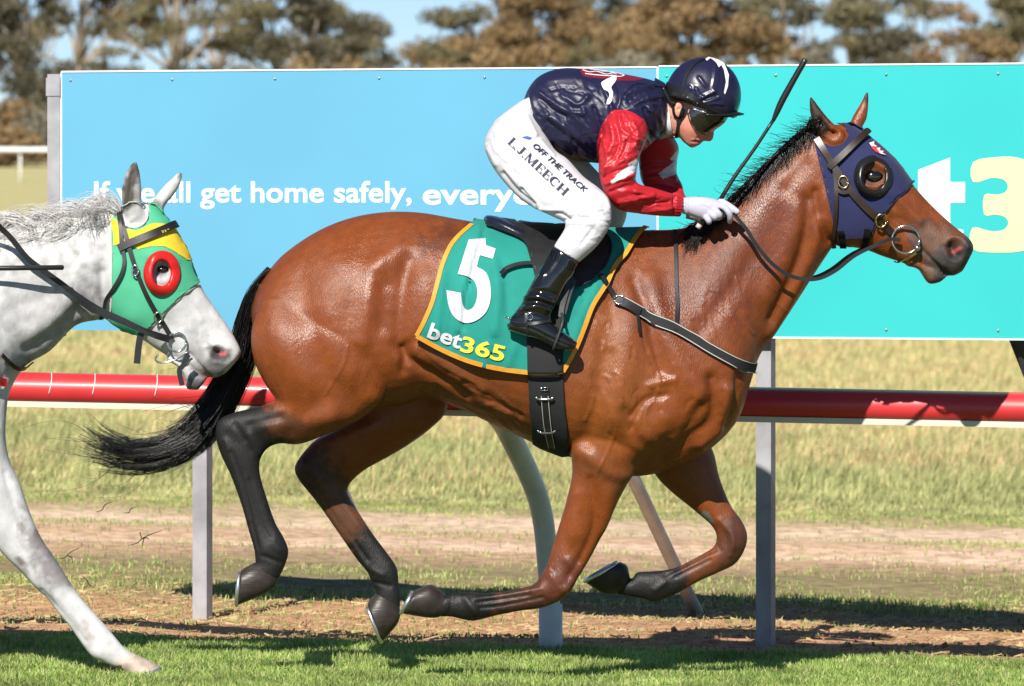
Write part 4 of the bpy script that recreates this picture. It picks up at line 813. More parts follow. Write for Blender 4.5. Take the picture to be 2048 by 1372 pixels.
# cloth + body together, for what lies on top of both
def joined_bvh(objs):
    V, Fc = [], []
    for me, off in objs:
        b = len(V); co = get_co(me)
        if off: co = co + get_no(me) * off
        V += [tuple(c) for c in co]; Fc += [tuple(b + i for i in p.vertices) for p in me.polygons]
    return BVHTree.FromPolygons(V, Fc)
COMB = joined_bvh([(bay_me, 0), (cloth.data, 0.005)])
# saddle
sd = thing('racing_saddle', 'small black racing saddle on the green number cloth', 'saddle')
V, Fc = [], []; loft(V, Fc, z4([(388,92,396,146,.05,0),(412,80,430,168,.12,0),(480,92,495,190,.155,0),(560,126,565,220,.168,0),(640,158,640,258,.165,0),(720,172,720,285,.158,0),(850,172,860,270,.14,0),(980,165,990,240,.11,0),(1050,165,1050,220,.06,0)]), 28, 5, .8); seat = obj_from(remesh(V, Fc, .005, 6), 'seat', M['navy_leather'], sd)
fl = g4(wavy([(398,135),(480,175),(560,206),(606,238),(628,300),(650,372),(668,430),(740,480),(820,485),(880,466),(950,430),(1012,370),(1052,290),(1052,232),(1010,190),(860,150),(640,140),(470,112)], 3)); V2, F2 = fill2d([fl], 6); flap = drape('flap', V2, F2, COMB, M['leather'], sd, .010, .006); mirror_y(flap)
pip = strap('piping', fl[:45], 3.5, COMB, M['leather'], sd, .015, .004, 2)
strap('girth_point', g4([(470,398),(500,375),(560,352),(620,345),(660,350)]), 8, COMB, M['leather'], sd, .014, .004)
# girth
gi = thing('girth', 'wide black elastic girth under the belly of the bay horse', 'girth')
gp = g4([(612,560),(800,560),(806,905),(818,1080),(838,1260),(845,1340),(800,1345),(720,1318),(652,1275),(634,1100),(622,900)]); V2, F2 = fill2d([gp], 7); gb = drape('band', V2, F2, COMB, M['web'], gi, .006, .004); mirror_y(gb); GB = joined_bvh([(bay_me, 0), (gb.data, .004)])
strap('strap', g4([(712,985),(716,1090),(728,1200),(748,1300)]), 15, GB, M['leather'], gi, .004, .003)
for s in (-1, 1): strap('stitching', g4([(712 + s * 18, 1030), (718 + s * 18, 1100), (730 + s * 18, 1200), (752 + s * 16, 1300)]), 1.1, GB, M['stitch'], gi, .008, .001)
for cx, cy in ((712, 1022), (725, 1192)):
    pts = [hit(GB, *g4([(cx - 46 + i * 92 / 10, cy + 10 - 14 * abs(math.sin(i / 10 * 3.14)) ** .3 * -1)])[0], .012)[0] for i in range(11)]; tube_obj('keeper', pts, .0035, M['chrome'], gi, 8)
pts = [hit(GB, *g4([q])[0], .010)[0] for q in ((692,985),(692,1000),(728,1000),(728,985),(692,985))]; tube_obj('buckle', pts, .002, M['chrome'], gi, 6)
# breastplate
bp_ = thing('breastplate', 'black breastplate strap across the chest of the bay horse', 'breastplate')
path = g7([(190,760),(250,790),(340,845),(450,895),(580,955),(700,1020),(820,1090),(930,1150),(1020,1195),(1085,1215),(1120,1215)]); bb = strap('chest_band', path, 21, BAY, M['web'], bp_, .006, .006, 5); mirror_y(bb)
for dy in (-9.5, 9.5):
    o = strap('piping', [(x, y + dy) for x, y in path], 1.6, BAY, M['stitch'], bp_, .0125, .0015, 5)
strap('buckle_strap', g7([(60,590),(100,640),(150,710),(200,770)]), 10, COMB, M['leather'], bp_, .010, .004); strap('strap_end', g7([(290,820),(315,870),(325,985)]), 6, BAY, M['leather'], bp_, .014, .003)
strap('buckle_strap', g7([(180,765),(260,805),(330,850)]), 17, BAY, M['leather'], bp_, .014, .004); ys_ = strap('neck_strap', g7([(585,290),(588,450),(590,650),(597,800),(590,880),(580,975)]), 7.5, BAY, M['leather'], bp_, .008, .004); mirror_y(ys_)
V, Fc = [], []; tube(V, Fc, [hit(BAY, *g7([q])[0], .018)[0] for q in ((165,745),(200,735),(235,760),(215,800),(180,790),(165,745))], .003, 8, 2); mesh_obj('buckle', V, Fc, M['chrome'], bp_)
# blinker hood
M['hood_navy'] = mat('hood_navy', (.022, .026, .085), .8, .2, sheen=.15, bump=(500, .3, .0006), noise=(10, .12)); M['rubber'] = mat('black_rubber', (.014, .014, .015), .3, .5); M['velcro'] = mat('black_velcro', (.01, .01, .01), .95, .1)
def ellipse(cx, cy, rx, ry, n=28, a0=0): return [(cx + rx * math.cos(a0 + 2 * math.pi * i / n), cy + ry * math.sin(a0 + 2 * math.pi * i / n)) for i in range(n)]
hd = thing('blinker_hood', 'navy blinker hood with black eye cups on the bay horse', 'hood')
hp = g2([(600,258),(700,265),(755,300),(820,350),(870,395),(920,440),(975,485),(1030,560),(1080,632),(1030,692),(960,752),(890,832),(842,905),(815,975),(700,988),(650,982),(608,950),(580,860),(555,760),(520,610),(490,480),(464,345),(485,350),(520,388),(575,410),(630,395),(662,350),(650,305),(615,275)]); V2, F2 = fill2d([hp, g2(ellipse(840, 600, 88, 108))], 5); hood = drape('hood', V2, F2, BAY, M['hood_navy'], hd, .006, .003, smooth=3); mirror_y(hood); HOOD = joined_bvh([(bay_me, 0), (hood.data, .003)])
tr = strap('hem', g2([(462,345),(490,480),(520,610),(555,760),(580,860),(600,930)]), 3.5, HOOD, M['hood_navy'], hd, .003, .003); strap('hem', g2([(1075,636),(1030,690),(960,752),(890,832),(842,905),(815,972)]), 3.5, HOOD, M['hood_navy'], hd, .003, .003)
def cup(cx, cy, rx, ry, zf, bvh, m, parent, r=.010, raise_=.03, sgn=1):
    """rubber eye cup: a rim round the eye that stands out towards the back"""
    V, Fc = [], []; nr = 40; ring = 7
    base = [hit(bvh, *zf([q])[0], .004)[0] for q in ellipse(cx, cy, rx, ry, nr)]; cen = sum(base, Vector((0, 0, 0))) / nr
    nor = hit(bvh, *zf([(cx, cy)])[0])[1]
    for i in range(nr):
        a = 2 * math.pi * i / nr; back = max(0, math.cos(a - math.pi * 1.0) * .75 + .25 + .25 * math.sin(a)); h_ = .010 + raise_ * back
        out = (base[i] - cen).normalized(); pr = [(0, 0), (.35, -.05), (.8, -.25), (1.0, -.42), (.92, -.55), (.6, -.42), (-.2, -.28)]
        for t, s in pr: V.append(tuple(base[i] + Vector((0, -1, 0)) * (h_ * t) + out * (r * 3.0 * s)))
    for i in range(nr):
        for k in range(ring - 1):
            a = i * ring + k; b = ((i + 1) % nr) * ring + k; Fc.append((a, b, b + 1, a + 1))
    o = mesh_obj('eye_cup', V, Fc, m, parent); md = o.modifiers.new('thickness', 'SOLIDIFY'); md.thickness = .004; md.offset = 0; return o
c1 = cup(830, 606, 118, 128, g2, HOOD, M['rubber'], hd, .015, .034); mirror_y(c1)
M['emblem_white'] = mat('emblem_white', (.8, .78, .78), .7); M['emblem_red'] = mat('emblem_red', (.5, .04, .06), .7)
for pts, m in (([(803,402),(822,392),(842,415),(872,440),(905,475),(880,470),(840,452),(818,430)], 'emblem_red'), ([(800,400),(830,390),(828,410),(850,422),(815,420)], 'emblem_white'), ([(845,432),(868,430),(862,448),(888,450),(880,462),(905,476),(868,464)], 'emblem_white')): glyph('emblem', g2(pts), M[m], hd, HOOD, 3, .006 if m == 'emblem_red' else .0075)
for pts in ([(630,938),(636,990),(645,1035)], [(795,925),(785,990),(772,1050)]): strap('closure_tab', g2(pts), 13, HOOD, M['velcro'], hd, .007, .003)
# bridle
br = thing('bridle', 'dark brown leather bridle with ring bit and reins on the bay horse', 'bridle')
bl_ = 'brown_leather'
for nm, pts, w in (('cheek_strap', [(480,370),(520,440),(565,510),(640,620),(700,705),(790,800),(870,872),(945,950)], 13), ('brow_band', [(548,548),(600,510),(690,425),(770,350),(800,328)], 12.5), ('throat_lash', [(592,560),(600,660),(598,800),(592,950),(584,1040)], 8), ('keeper', [(600,680),(640,705),(700,690)], 7)):
    o = strap(nm, g2(pts), w, HOOD, M[bl_], br, .008 if nm != 'brow_band' else .013, .005)
    if nm != 'keeper': mirror_y(o)
def ring(name, cx, cy, rx, ry, zf, bvh, m, parent, r=.0035, off=.016, a0=0, flat=None):
    pts = []
    for q in ellipse(cx, cy, rx, ry, 24, a0) + [ellipse(cx, cy, rx, ry, 24, a0)[0]]:
        x, y = zf([q])[0]; p = hit(bvh, x, y, off)[0]; 
        if flat is not None: p = P(x, y, flat)
        pts.append(p)
    return tube_obj(name, pts, r, m, parent, 8)
for cx, cy in ((645,640),(872,872)): ring('buckle', cx, cy, 30, 38, g2, HOOD, M['brass'], br, .0035, .018)
yb = hit(BAY, *g2([(1035, 995)])[0])[0].y - .018
bit = ring('bit_ring', 1033, 995, 86, 86, g2, BAY, M['chrome'], br, .0042, .014, 0, yb); mirror_y(bit)
tube_obj('bit_mouthpiece', [P(*g2([(1108,1048)])[0], yb), P(*g2([(1118,1052)])[0], yb + .05), P(*g2([(1120,1050)])[0], -yb - .05), P(*g2([(1108,1048)])[0], -yb)], .006, M['chrome'], br, 8, 3)
V, Fc = [], []; ball(V, Fc, P(*g2([(1106,1047)])[0], yb), .011); mesh_obj('bit_joint', V, Fc, M['chrome'], br)
strap('curb_strap', g2([(965,1128),(1020,1115),(1100,1075)]), 4, BAY, M['chrome'], br, .006, .003)
rr = [(1000,1000,yb-.004),(940,992,yb-.008),(860,1025,-.105),(780,1060,-.11),(700,1105,-.12),(600,1185,-.14),(500,1235,-.15),(400,1242,-.155),(300,1215,-.16),(200,1145,-.17),(110,1040,-.175),(40,930,-.178),(-10,870,-.178),(-50,815,-.178)]
rein = strap('rein', [(*g2([q[:2]])[0], q[2]) for q in rr], 7.5, BAY, M['leather'], br, .008, .004, 5); mirror_y(rein)
# ================================================================== the rider
jk = thing('person', 'jockey in navy and red silks and white breeches crouched over the bay horse', 'person')
M['skin'] = mat('skin', (.56, .25, .17), .5, .4, sub=.12, attr=True, noise=(60, .06), bump=(300, .1, .0006))
M['silk'] = mat('satin_silk', (1, 1, 1), .42, .40, attr=True, bump=(60, .3, .002), aniso=(1.0, 1.0, 2.6, .75)); M['breeches'] = mat('white_breeches', (.58, .58, .615), .65, .3, bump=(18, .35, .006), aniso=(1, 1, 2.2, -.8)); M['patent'] = mat('patent_black', (.008, .008, .009), .12, .6, coat=.8, bump=(10, .12, .006)); M['glove'] = mat('pale_glove', (.47, .46, .56), .7, .3, bump=(60, .35, .002)); M['navy_satin'] = mat('navy_satin', (.014, .014, .042), .30, .5, bump=(26, .3, .004), noise=(4, .1)); M['black_plastic'] = mat('black_plastic', (.012, .012, .013), .35, .5); M['lens'] = mat('dark_lens', (.012, .010, .010), .06, .7, coat=1)
# shirt
tor = z1([(350,395,368,470,.07,0),(392,290,440,590,.145,0),(468,205,540,680,.175,0),(600,157,680,765,.19,0),(760,158,820,788,.195,0),(900,176,960,790,.20,0),(1040,196,1110,745,.205,0),(1170,222,1210,665,.18,0),(1260,250,1275,605,.12,0),(1312,278,1312,570,.075,0)])
sl_n = z1([(1150,380,960,430,.06,-.12),(1190,470,925,470,.07,-.165),(1188,540,898,540,.075,-.19),(1180,630,874,650,.072,-.215),(1138,740,862,760,.068,-.23),(1116,840,865,870,.066,-.24),(1112,912,890,970,.064,-.24),(1160,940,945,1055,.060,-.235),(1215,952,1010,1108,.056,-.22),(1300,978,1130,1128,.053,-.20),(1375,1000,1265,1144,.050,-.178),(1428,1012,1410,1150,.040,-.158)])
sl_f = z1([(1330,560,1130,620,.07,.14),(1396,680,1128,750,.068,.19),(1388,770,1134,830,.064,.205),(1385,860,1148,910,.06,.2),(1420,935,1200,985,.055,.18),(1437,1000,1300,1060,.05,.15),(1470,1045,1400,1100,.04,.12)])
V, Fc = [], []
for st in (tor, sl_n, sl_f): loft(V, Fc, st, 40, 6, .95)
shirt_me = remesh(V, Fc, .0034, 9)
FN = (-9, -.02); ff = lambda L, yr=FN: [(z1(p), w, a, yr) for p, w, a in L]
relief(shirt_me, ff([([(470,330),(560,390),(650,440),(760,460)], 5, .010), ([(480,360),(560,440),(640,480)], 5, -.008), ([(540,480),(660,560),(760,650)], 5, .011), ([(520,510),(620,600),(720,690)], 5, -.008), ([(500,560),(580,650),(660,730)], 5, .009), ([(410,330),(440,440),(500,540)], 5, .009), ([(390,420),(420,520)], 4, -.006), ([(430,470),(480,560),(540,630)], 4, .008), ([(620,340),(720,400),(790,350)], 5, .008), ([(640,300),(760,330)], 4, -.006), ([(760,430),(800,520),(850,620),(870,720)], 5, .010), ([(830,420),(860,520),(880,600)], 5, -.010), ([(700,480),(790,560),(830,640)], 5, .007), ([(640,620),(740,700),(830,760)], 5, .010), ([(700,640),(800,710)], 5, -.008), ([(900,300),(940,400),(950,460)], 5, .008), ([(980,240),(1000,330),(990,420)], 5, -.007), ([(1040,350),(1100,300),(1230,270)], 4, .008), ([(1060,380),(1130,330),(1240,300)], 4, -.006), ([(1100,400),(1180,360),(1270,350)], 5, .008), ([(1200,420),(1230,500),(1250,600)], 5, .009), ([(1170,430),(1200,520),(1210,620)], 4, -.008), ([(1270,380),(1270,480),(1290,560)], 4, .007), ([(520,240),(640,220),(760,240)], 8, .007), ([(450,260),(480,330)], 6, .006), ([(540,300),(620,280),(700,290)], 4, -.005), ([(370,480),(420,570),(470,605)], 3, .006),
    ([(1000,470),(1010,560),(1060,600),(1130,640)], 4, .007), ([(940,520),(960,620),(930,720)], 5, .008), ([(985,560),(1000,660),(960,760)], 4, -.007), ([(1090,520),(1120,600),(1100,680)], 5, .007), ([(900,640),(920,760),(900,860)], 4, .007), ([(1050,650),(1020,740),(960,800)], 4, -.006), ([(880,840),(960,800),(1060,760)], 5, .007), ([(900,880),(980,850),(1090,810)], 4, -.006), ([(910,930),(1000,900),(1090,870)], 4, .008), ([(940,980),(1030,950),(1100,935)], 4, -.007), ([(1000,1050),(1100,1030),(1220,1010)], 5, .008), ([(1020,1085),(1150,1070),(1330,1050)], 4, -.006), ([(1110,980),(1220,1000),(1340,1020)], 4, .006), ([(1150,1120),(1260,1100),(1360,1090)], 4, .007), ([(1370,1005),(1365,1080),(1365,1148)], 3, -.008)]) +
    ff([([(1150,820),(1250,800),(1350,820)], 5, .007), ([(1170,900),(1280,880),(1370,900)], 5, .007), ([(1180,930),(1300,930),(1400,960)], 4, -.006)], (.05, 9)))
rf = np.random.default_rng(21); L_ = []
for k in range(120):                                        # small creases in the satin
    x, y = rf.uniform(400, 1240), rf.uniform(210, 740); a = rf.normal(.85, .28); l = rf.uniform(50, 190); c = rf.normal(0, 14); s_ = rf.choice([-1, 1]) * rf.uniform(.0009, .0024)
    L_.append(([(x, y), (x + l * .5 * math.cos(a) - c, y + l * .5 * math.sin(a) + c), (x + l * math.cos(a), y + l * math.sin(a))], rf.uniform(2, 4), s_))
for k in range(46):
    x, y = rf.uniform(880, 1090), rf.uniform(480, 1010); a = rf.normal(-.5, .35); l = rf.uniform(50, 150); L_.append(([(x, y), (x + l * .5 * math.cos(a), y + l * .5 * math.sin(a) + rf.normal(0, 10)), (x + l * math.cos(a), y + l * math.sin(a))], rf.uniform(1.6, 3.2), rf.choice([-1, 1]) * rf.uniform(.0009, .0022)))
for k in range(30):
    x, y = rf.uniform(980, 1300), rf.uniform(990, 1120); a = rf.normal(.1, .4); l = rf.uniform(40, 110); L_.append(([(x, y), (x + l * math.cos(a), y + l * math.sin(a))], rf.uniform(1.6, 3.2), rf.choice([-1, 1]) * rf.uniform(.0009, .0022)))
relief(shirt_me, ff(L_))
for k in range(7):                                         # gathered elastic at the wrist
    y = 1020 + k * 18; relief(shirt_me, ff([([(1378, y), (1422, y + 4)], 1.6, .004)]))
NAVY = (.014, .014, .046); RED = (.46, .016, .026); WH = (.62, .62, .66)
def poly_paint(me, base, regs):
    co = get_co(me); px = PX(co); c = np.tile(np.array(base), (len(co), 1))
    for poly, colr, yr in regs: c[in_poly(px, poly) & (co[:, 1] > yr[0]) & (co[:, 1] < yr[1])] = colr
    set_col(me, c)
slp = g1([(948,438),(1040,432),(1110,462),(1170,505),(1200,560),(1190,640),(1140,745),(1125,800),(1110,900),(1200,940),(1430,1000),(1435,1170),(1250,1170),(960,1110),(880,960),(850,800),(850,660),(880,540)])
poly_paint(shirt_me, NAVY, [(slp, RED, (-9, -.085)), (g1([(1130,700),(1160,640),(1300,600),(1400,650),(1500,1120),(1120,1120)]), RED, (.06, 9)), (g1([(1130,740),(1125,690),(1180,660),(1300,600),(1330,680),(1300,760),(1150,790)]), RED, (-9, 9)),
    (g1([(1122,758),(1050,802),(1068,808),(990,862),(940,920),(950,932),(1050,880),(1112,842),(1122,800)]), WH, (-9, -.09)), (g1([(1400,690),(1336,766),(1372,775),(1262,862),(1290,895),(1400,860)]), WH, (.06, 9)),
    (g1([(730,130),(745,190),(770,218),(860,230),(960,236),(1100,238),(1160,226),(1150,150)]), (.20, .008, .02), (-.12, 9))])
shirt = obj_from(shirt_me, 'silks', M['silk'], jk); SH = mesh_bvh(shirt_me)
M['print_white'] = mat('silk_print_white', (.78, .78, .80), .45)
glyph('emblem', g1(wavy([(968,212),(900,240),(878,262),(900,300),(930,330),(916,392),(935,395),(952,360),(957,320),(945,285),(978,235)], 3)), M['print_white'], jk, SH, 4, .003)
for pts in ([(755,170),(800,185),(850,180),(910,200),(960,190)], [(770,195),(850,205),(930,210),(1000,215)], [(880,180),(960,185),(1030,205),(1000,215),(940,205)], [(800,160),(900,172),(980,200)]): strap('emblem', g1(pts), 3.2, SH, M['print_white'], jk, .002, .0012)
strap('seam', g1([(1000,420),(1030,330),(1080,280),(1130,260),(1300,285)]), 1.6, SH, M['navy_satin'], jk, .001, .002)
# breeches
leg_n = z1([(440,330,170,500,.10,-.05),(480,520,98,640,.115,-.09),(560,690,122,760,.112,-.13),(655,765,205,890,.104,-.17),(760,880,335,1030,.092,-.21),(860,955,470,1110,.083,-.245),(930,1030,590,1165,.075,-.275),(950,1120,638,1195,.07,-.295),(938,1205,632,1232,.066,-.31),(892,1290,604,1280,.06,-.32),(832,1365,582,1312,.055,-.33),(730,1455,560,1350,.048,-.335)])
leg_f = [(a + 30, b - 8, c + 30, d - 8, w, -y) for a, b, c, d, w, y in leg_n]
pel = z1([(520,300,330,380,.12,0),(500,420,200,480,.155,0),(500,560,118,590,.165,0),(520,660,115,690,.14,0),(540,740,180,800,.08,0)])
V, Fc = [], []
for st in (pel, leg_n, leg_f): loft(V, Fc, st, 36, 6, .95)
br_me = remesh(V, Fc, .0042, 8)
relief(br_me, ff([([(220,860),(300,960),(420,1060)], 4, -.007), ([(240,830),(340,950)], 4, .006), ([(330,900),(400,1010),(480,1090)], 4, .006), ([(350,960),(440,1060)], 3, -.006), ([(420,1090),(520,1100),(640,1110)], 4, .007), ([(500,1130),(600,1120),(660,1170)], 3, -.007), ([(630,1180),(700,1150),(790,1160)], 4, -.006), ([(640,1210),(720,1190),(820,1200)], 4, .006), ([(150,620),(110,650)], 3, -.006), ([(120,700),(170,800)], 5, .005), ([(470,640),(560,740)], 4, .006), ([(820,960),(900,1020),(930,1090)], 4, .006), ([(700,1250),(640,1330)], 4, .005), ([(820,1240),(740,1340)], 4, -.005), ([(380,480),(440,600)], 5, .006), ([(330,450),(370,560)], 4, -.005)]))
L_ = []
for k in range(60):
    x = rf.uniform(130, 900); y = 560 + (x - 130) * .72 + rf.uniform(-60, 150); a = rf.normal(.75, .35); l = rf.uniform(40, 150); L_.append(([(x, y), (x + l * .5 * math.cos(a), y + l * .5 * math.sin(a) + rf.normal(0, 10)), (x + l * math.cos(a), y + l * math.sin(a))], rf.uniform(1.8, 3.5), rf.choice([-1, 1]) * rf.uniform(.001, .003)))
for k in range(26):
    x, y = rf.uniform(600, 900), rf.uniform(1100, 1340); a = rf.normal(-.2, .5); l = rf.uniform(40, 120); L_.append(([(x, y), (x + l * math.cos(a), y + l * math.sin(a))], rf.uniform(1.8, 3.2), rf.choice([-1, 1]) * rf.uniform(.001, .0028)))
relief(br_me, ff(L_))
brc = obj_from(br_me, 'breeches', M['breeches'], jk); BRV = mesh_bvh(br_me)
M['print_dark'] = mat('printed_navy', (.03, .03, .07), .7)
def rect(x0, y0, x1, y1): return [(x0, y0), (x1, y0), (x1, y1), (x0, y1)]
def bar(a, b, w):
    dx, dy = b[0] - a[0], b[1] - a[1]; L = math.hypot(dx, dy); ox, oy = -dy / L * w / 2, dx / L * w / 2; return [(a[0] + ox, a[1] + oy), (b[0] + ox, b[1] + oy), (b[0] - ox, b[1] - oy), (a[0] - ox, a[1] - oy)]
def arc(cx, cy, rx, ry, a0, a1, w0, w1, n=12):
    o, i = [], []
    for k in range(n + 1):
        t = k / n; a = math.radians(a0 + (a1 - a0) * t); w = (w0 + (w1 - w0) * math.sin(t * math.pi)) / 2; o.append((cx + (rx + w) * math.cos(a), cy - (ry + w) * math.sin(a))); i.append((cx + (rx - w) * math.cos(a), cy - (ry - w) * math.sin(a)))
    return o + i[::-1]
# Roman capitals with serifs, unit height 1, baseline y = 0, up = negative
SER = {'L': (.62, [rect(.1, -1, .24, 0), rect(.02, -1, .32, -.95), rect(.02, -.05, .6, 0), rect(.54, -.28, .6, -.05)]), '.': (.26, [arc(.1, -.06, .035, .035, 0, 359, .07, .07)]), 'J': (.5, [rect(.24, -1, .38, -.2), rect(.14, -1, .48, -.95), arc(.2, -.2, .11, .13, -190, 0, .06, .13)]),
    'M': (1.0, [rect(.1, -1, .15, 0), rect(.02, -.05, .24, 0), rect(.72, -1, .86, 0), rect(.66, -.05, .94, 0), bar((.14, -.98), (.46, -.02), .14), bar((.46, -.02), (.78, -.98), .05), rect(.02, -1, .2, -.95), rect(.72, -1.0, .94, -.95)]), 'E': (.68, [rect(.1, -1, .24, 0), rect(.02, -1, .6, -.95), rect(.54, -.95, .6, -.75), rect(.24, -.54, .46, -.48), rect(.44, -.64, .48, -.38), rect(.02, -.05, .62, 0), rect(.56, -.27, .62, -.05)]),
    'C': (.74, [arc(.4, -.5, .31, .46, 48, 312, .05, .16, 20), rect(.59, -.98, .64, -.7)]), 'H': (.86, [rect(.1, -1, .24, 0), rect(.6, -1, .74, 0), rect(.24, -.53, .6, -.47), rect(.02, -1, .32, -.95), rect(.52, -1, .82, -.95), rect(.02, -.05, .32, 0), rect(.52, -.05, .82, 0)])}
def serif(s, x0, y0, x1, y1, h, bvh, m, parent):
    tot = sum(SER[c][0] for c in s); L = math.hypot(x1 - x0, y1 - y0); ang = math.atan2(y1 - y0, x1 - x0); k = L / tot; cx = 0
    for ch in s:
        VV, FF = [], []
        for pl in SER[ch][1]:
            V2, F2 = fill2d([[((cx + a) * k, b * h) for a, b in pl]], 4); o = len(VV); VV += V2; FF += [tuple(o + i for i in f) for f in F2]
        drape('letter', place2d(VV, x0, y0, ang), FF, bvh, m, parent, .006, face=True); cx += SER[ch][0]
a, b = g1([(246, 652), (630, 1012)]); serif('L.J.MEECH', a[0], a[1], b[0], b[1], 17.5, BRV, M['print_dark'], brc)
def flat_text(s, p0, p1, size, bvh, m, parent, off=.003, bold=.0, shear=0, step=5):
    V2, F2 = text2d(s, size, bold, shear, 1, step); x0 = min(v[0] for v in V2); x1 = max(v[0] for v in V2); L = math.hypot(p1[0] - p0[0], p1[1] - p0[1]); ang = math.atan2(p1[1] - p0[1], p1[0] - p0[0])
    return split_islands(drape('letter', place2d([((x - x0) * L / (x1 - x0), y) for x, y in V2], p0[0], p0[1], ang), F2, bvh, m, parent, off, face=True), 'letter')
a, b = g1([(418, 678), (768, 988)]); flat_text('OFF THE TRACK', a, b, 15, BRV, M['print_dark'], brc, .006, .25, .25)
M['print_blue'] = mat('printed_blue', (.05, .12, .55), .7); glyph('emblem', g1([(345,618),(380,612),(412,622),(398,634),(372,628)]), M['print_blue'], brc, BRV, 3, .003)
# boots
def boot(dx, dy, sy):
    V, Fc = [], []; mv = lambda rows: [(a + dx, b + dy, c + dx, d + dy, w, y * sy) for a, b, c, d, w, y in z4(rows)]
    loft(V, Fc, mv([(892,328,758,242,.052,-.335),(862,395,725,300,.053,-.34),(826,440,685,360,.053,-.345),(796,500,640,440,.05,-.35),(776,545,608,500,.046,-.352),(755,580,588,545,.042,-.355),(745,615,555,590,.040,-.357),(750,655,530,640,.038,-.358),(740,690,530,680,.03,-.36)]), 30, 5)
    loft(V, Fc, mv([(535,610,515,685,.024,-.36),(600,590,585,712,.036,-.36),(680,610,650,730,.040,-.362),(745,648,715,755,.042,-.365),(800,688,770,786,.041,-.368),(850,722,825,798,.037,-.37),(884,752,868,790,.02,-.372)]), 26, 5)
    me = remesh(V, Fc, .0045, 6)
    if sy > 0: relief(me, [(z4(p), w, a, FN) for p, w, a in [([(600,515),(680,510),(745,535)], 4, .008), ([(590,545),(660,535),(750,560)], 3.5, -.008), ([(600,570),(680,560),(740,585)], 4, .007), ([(620,480),(700,480),(770,500)], 3, -.006), ([(560,600),(640,590),(740,620)], 3, -.006), ([(700,400),(690,470)], 6, .004), ([(530,655),(640,680),(740,730),(850,775)], 2, -.005)]])
    b_ = obj_from(me, 'boot', M['patent'], jk); bv = mesh_bvh(me)
    if sy > 0:
        for i in range(11):
            t = i / 10; strap('ridge', g4([(752 + t * 118, 262 + t * 74), (738 + t * 116, 300 + t * 76)]), 2.6, bv, M['patent'], b_, .001, .003, 3)
        strap('top_seam', g4([(727,352),(770,375),(820,405)]), 2, bv, M['patent'], b_, .001, .002)
        strap('spur_strap', g4([(520,660),(600,655),(680,650),(740,640)]), 6, bv, M['leather'], b_, .002, .003); strap('spur_strap', g4([(615,600),(612,650),(625,712)]), 5, bv, M['leather'], b_, .002, .003)
        tube_obj('spur', [P(*g4([(535,630)])[0], -.37), P(*g4([(498,615)])[0], -.36)], .004, M['chrome'], b_, 8); ring('spur_ring', 632, 618, 15, 15, g4, bv, M['chrome'], b_, .002, .004)
    return b_
boot(0, 0, 1); boot(30, -8, -1)
st = thing('stirrup', 'black stirrup leather and iron around the near boot of the jockey', 'stirrup')
strap('stirrup_leather', [(*g4([(852,400)])[0], -.325), (*g4([(825,480)])[0], -.335), (*g4([(803,560)])[0], -.35), (*g4([(795,615)])[0], -.365)], 10, None, M['leather'], st, .01, .004); strap('stirrup_leather', [(*g4([(870,420)])[0], -.318), (*g4([(840,500)])[0], -.328), (*g4([(812,600)])[0], -.345)], 8, None, M['leather'], st, .01, .004)
tube_obj('stirrup_iron', [P(*g4([q[:2]])[0], q[2]) for q in ((800,600,-.362),(806,640,-.405),(792,690,-.415),(762,772,-.41),(758,788,-.37),(765,775,-.325),(800,690,-.318),(815,640,-.325),(800,600,-.362))], .0045, M['dark_steel'], st, 10, 4)
# head, neck and the body under the clothes
face = zh([(1010,880,330,640,.072,0),(960,955,318,720,.072,0),(870,1020,300,800,.070,0),(778,1080,300,880,.066,0),(722,1140,312,960,.060,0),(692,1196,340,1040,.052,0),(645,1238,372,1110,.044,0),(580,1272,425,1190,.033,0),(535,1278,475,1232,.02,0)])
nose = zh([(905,985,800,1000,.009,0),(842,1045,770,1060,.0115,0),(835,1105,740,1110,.0150,0),(818,1168,712,1165,.019,0),(782,1196,712,1188,.014,0)])
neck = zh([(-60,420,40,1180,.075,0),(60,440,120,1180,.062,0),(180,500,200,1150,.056,0),(320,600,300,1130,.055,0),(460,700,380,1150,.05,0)])
V, Fc = [], []
for s_ in (face, nose, neck): loft(V, Fc, s_, 30, 5, .95)
ball(V, Fc, P(*gh([(690, 620)])[0]), (.078, .068, .09)); 
for sy in (-1, 1):
    ball(V, Fc, P(*gh([(372, 782)])[0], .066 * sy), (.016, .008, .026))
    tube(V, Fc, [P(*g1([(1180,470)])[0], .0), P(*g1([(1040,560)])[0], .16 * sy), P(*g1([(985,900)])[0], .215 * sy), P(*g1([(1100,1030)])[0], .21 * sy), P(*g1([(1400,1075)])[0], .155 * sy)], [.06, .045, .04, .035, .025], 12, 4)
    tube(V, Fc, [P(*g1([(520,450)])[0], 0), P(*g1([(340,600)])[0], .06 * sy), P(*g1([(760,1060)])[0], .27 * sy), P(*g1([(660,1400)])[0], .335 * sy)], [.07, .05, .035, .025], 12, 4)
tube(V, Fc, [P(*g1([(1290,440)])[0]), P(*g1([(1050,460)])[0]), P(*g1([(700,450)])[0]), P(*g1([(450,470)])[0])], [.05, .09, .09, .07], 14, 4)
body_me = remesh(V, Fc, .0032, 5)
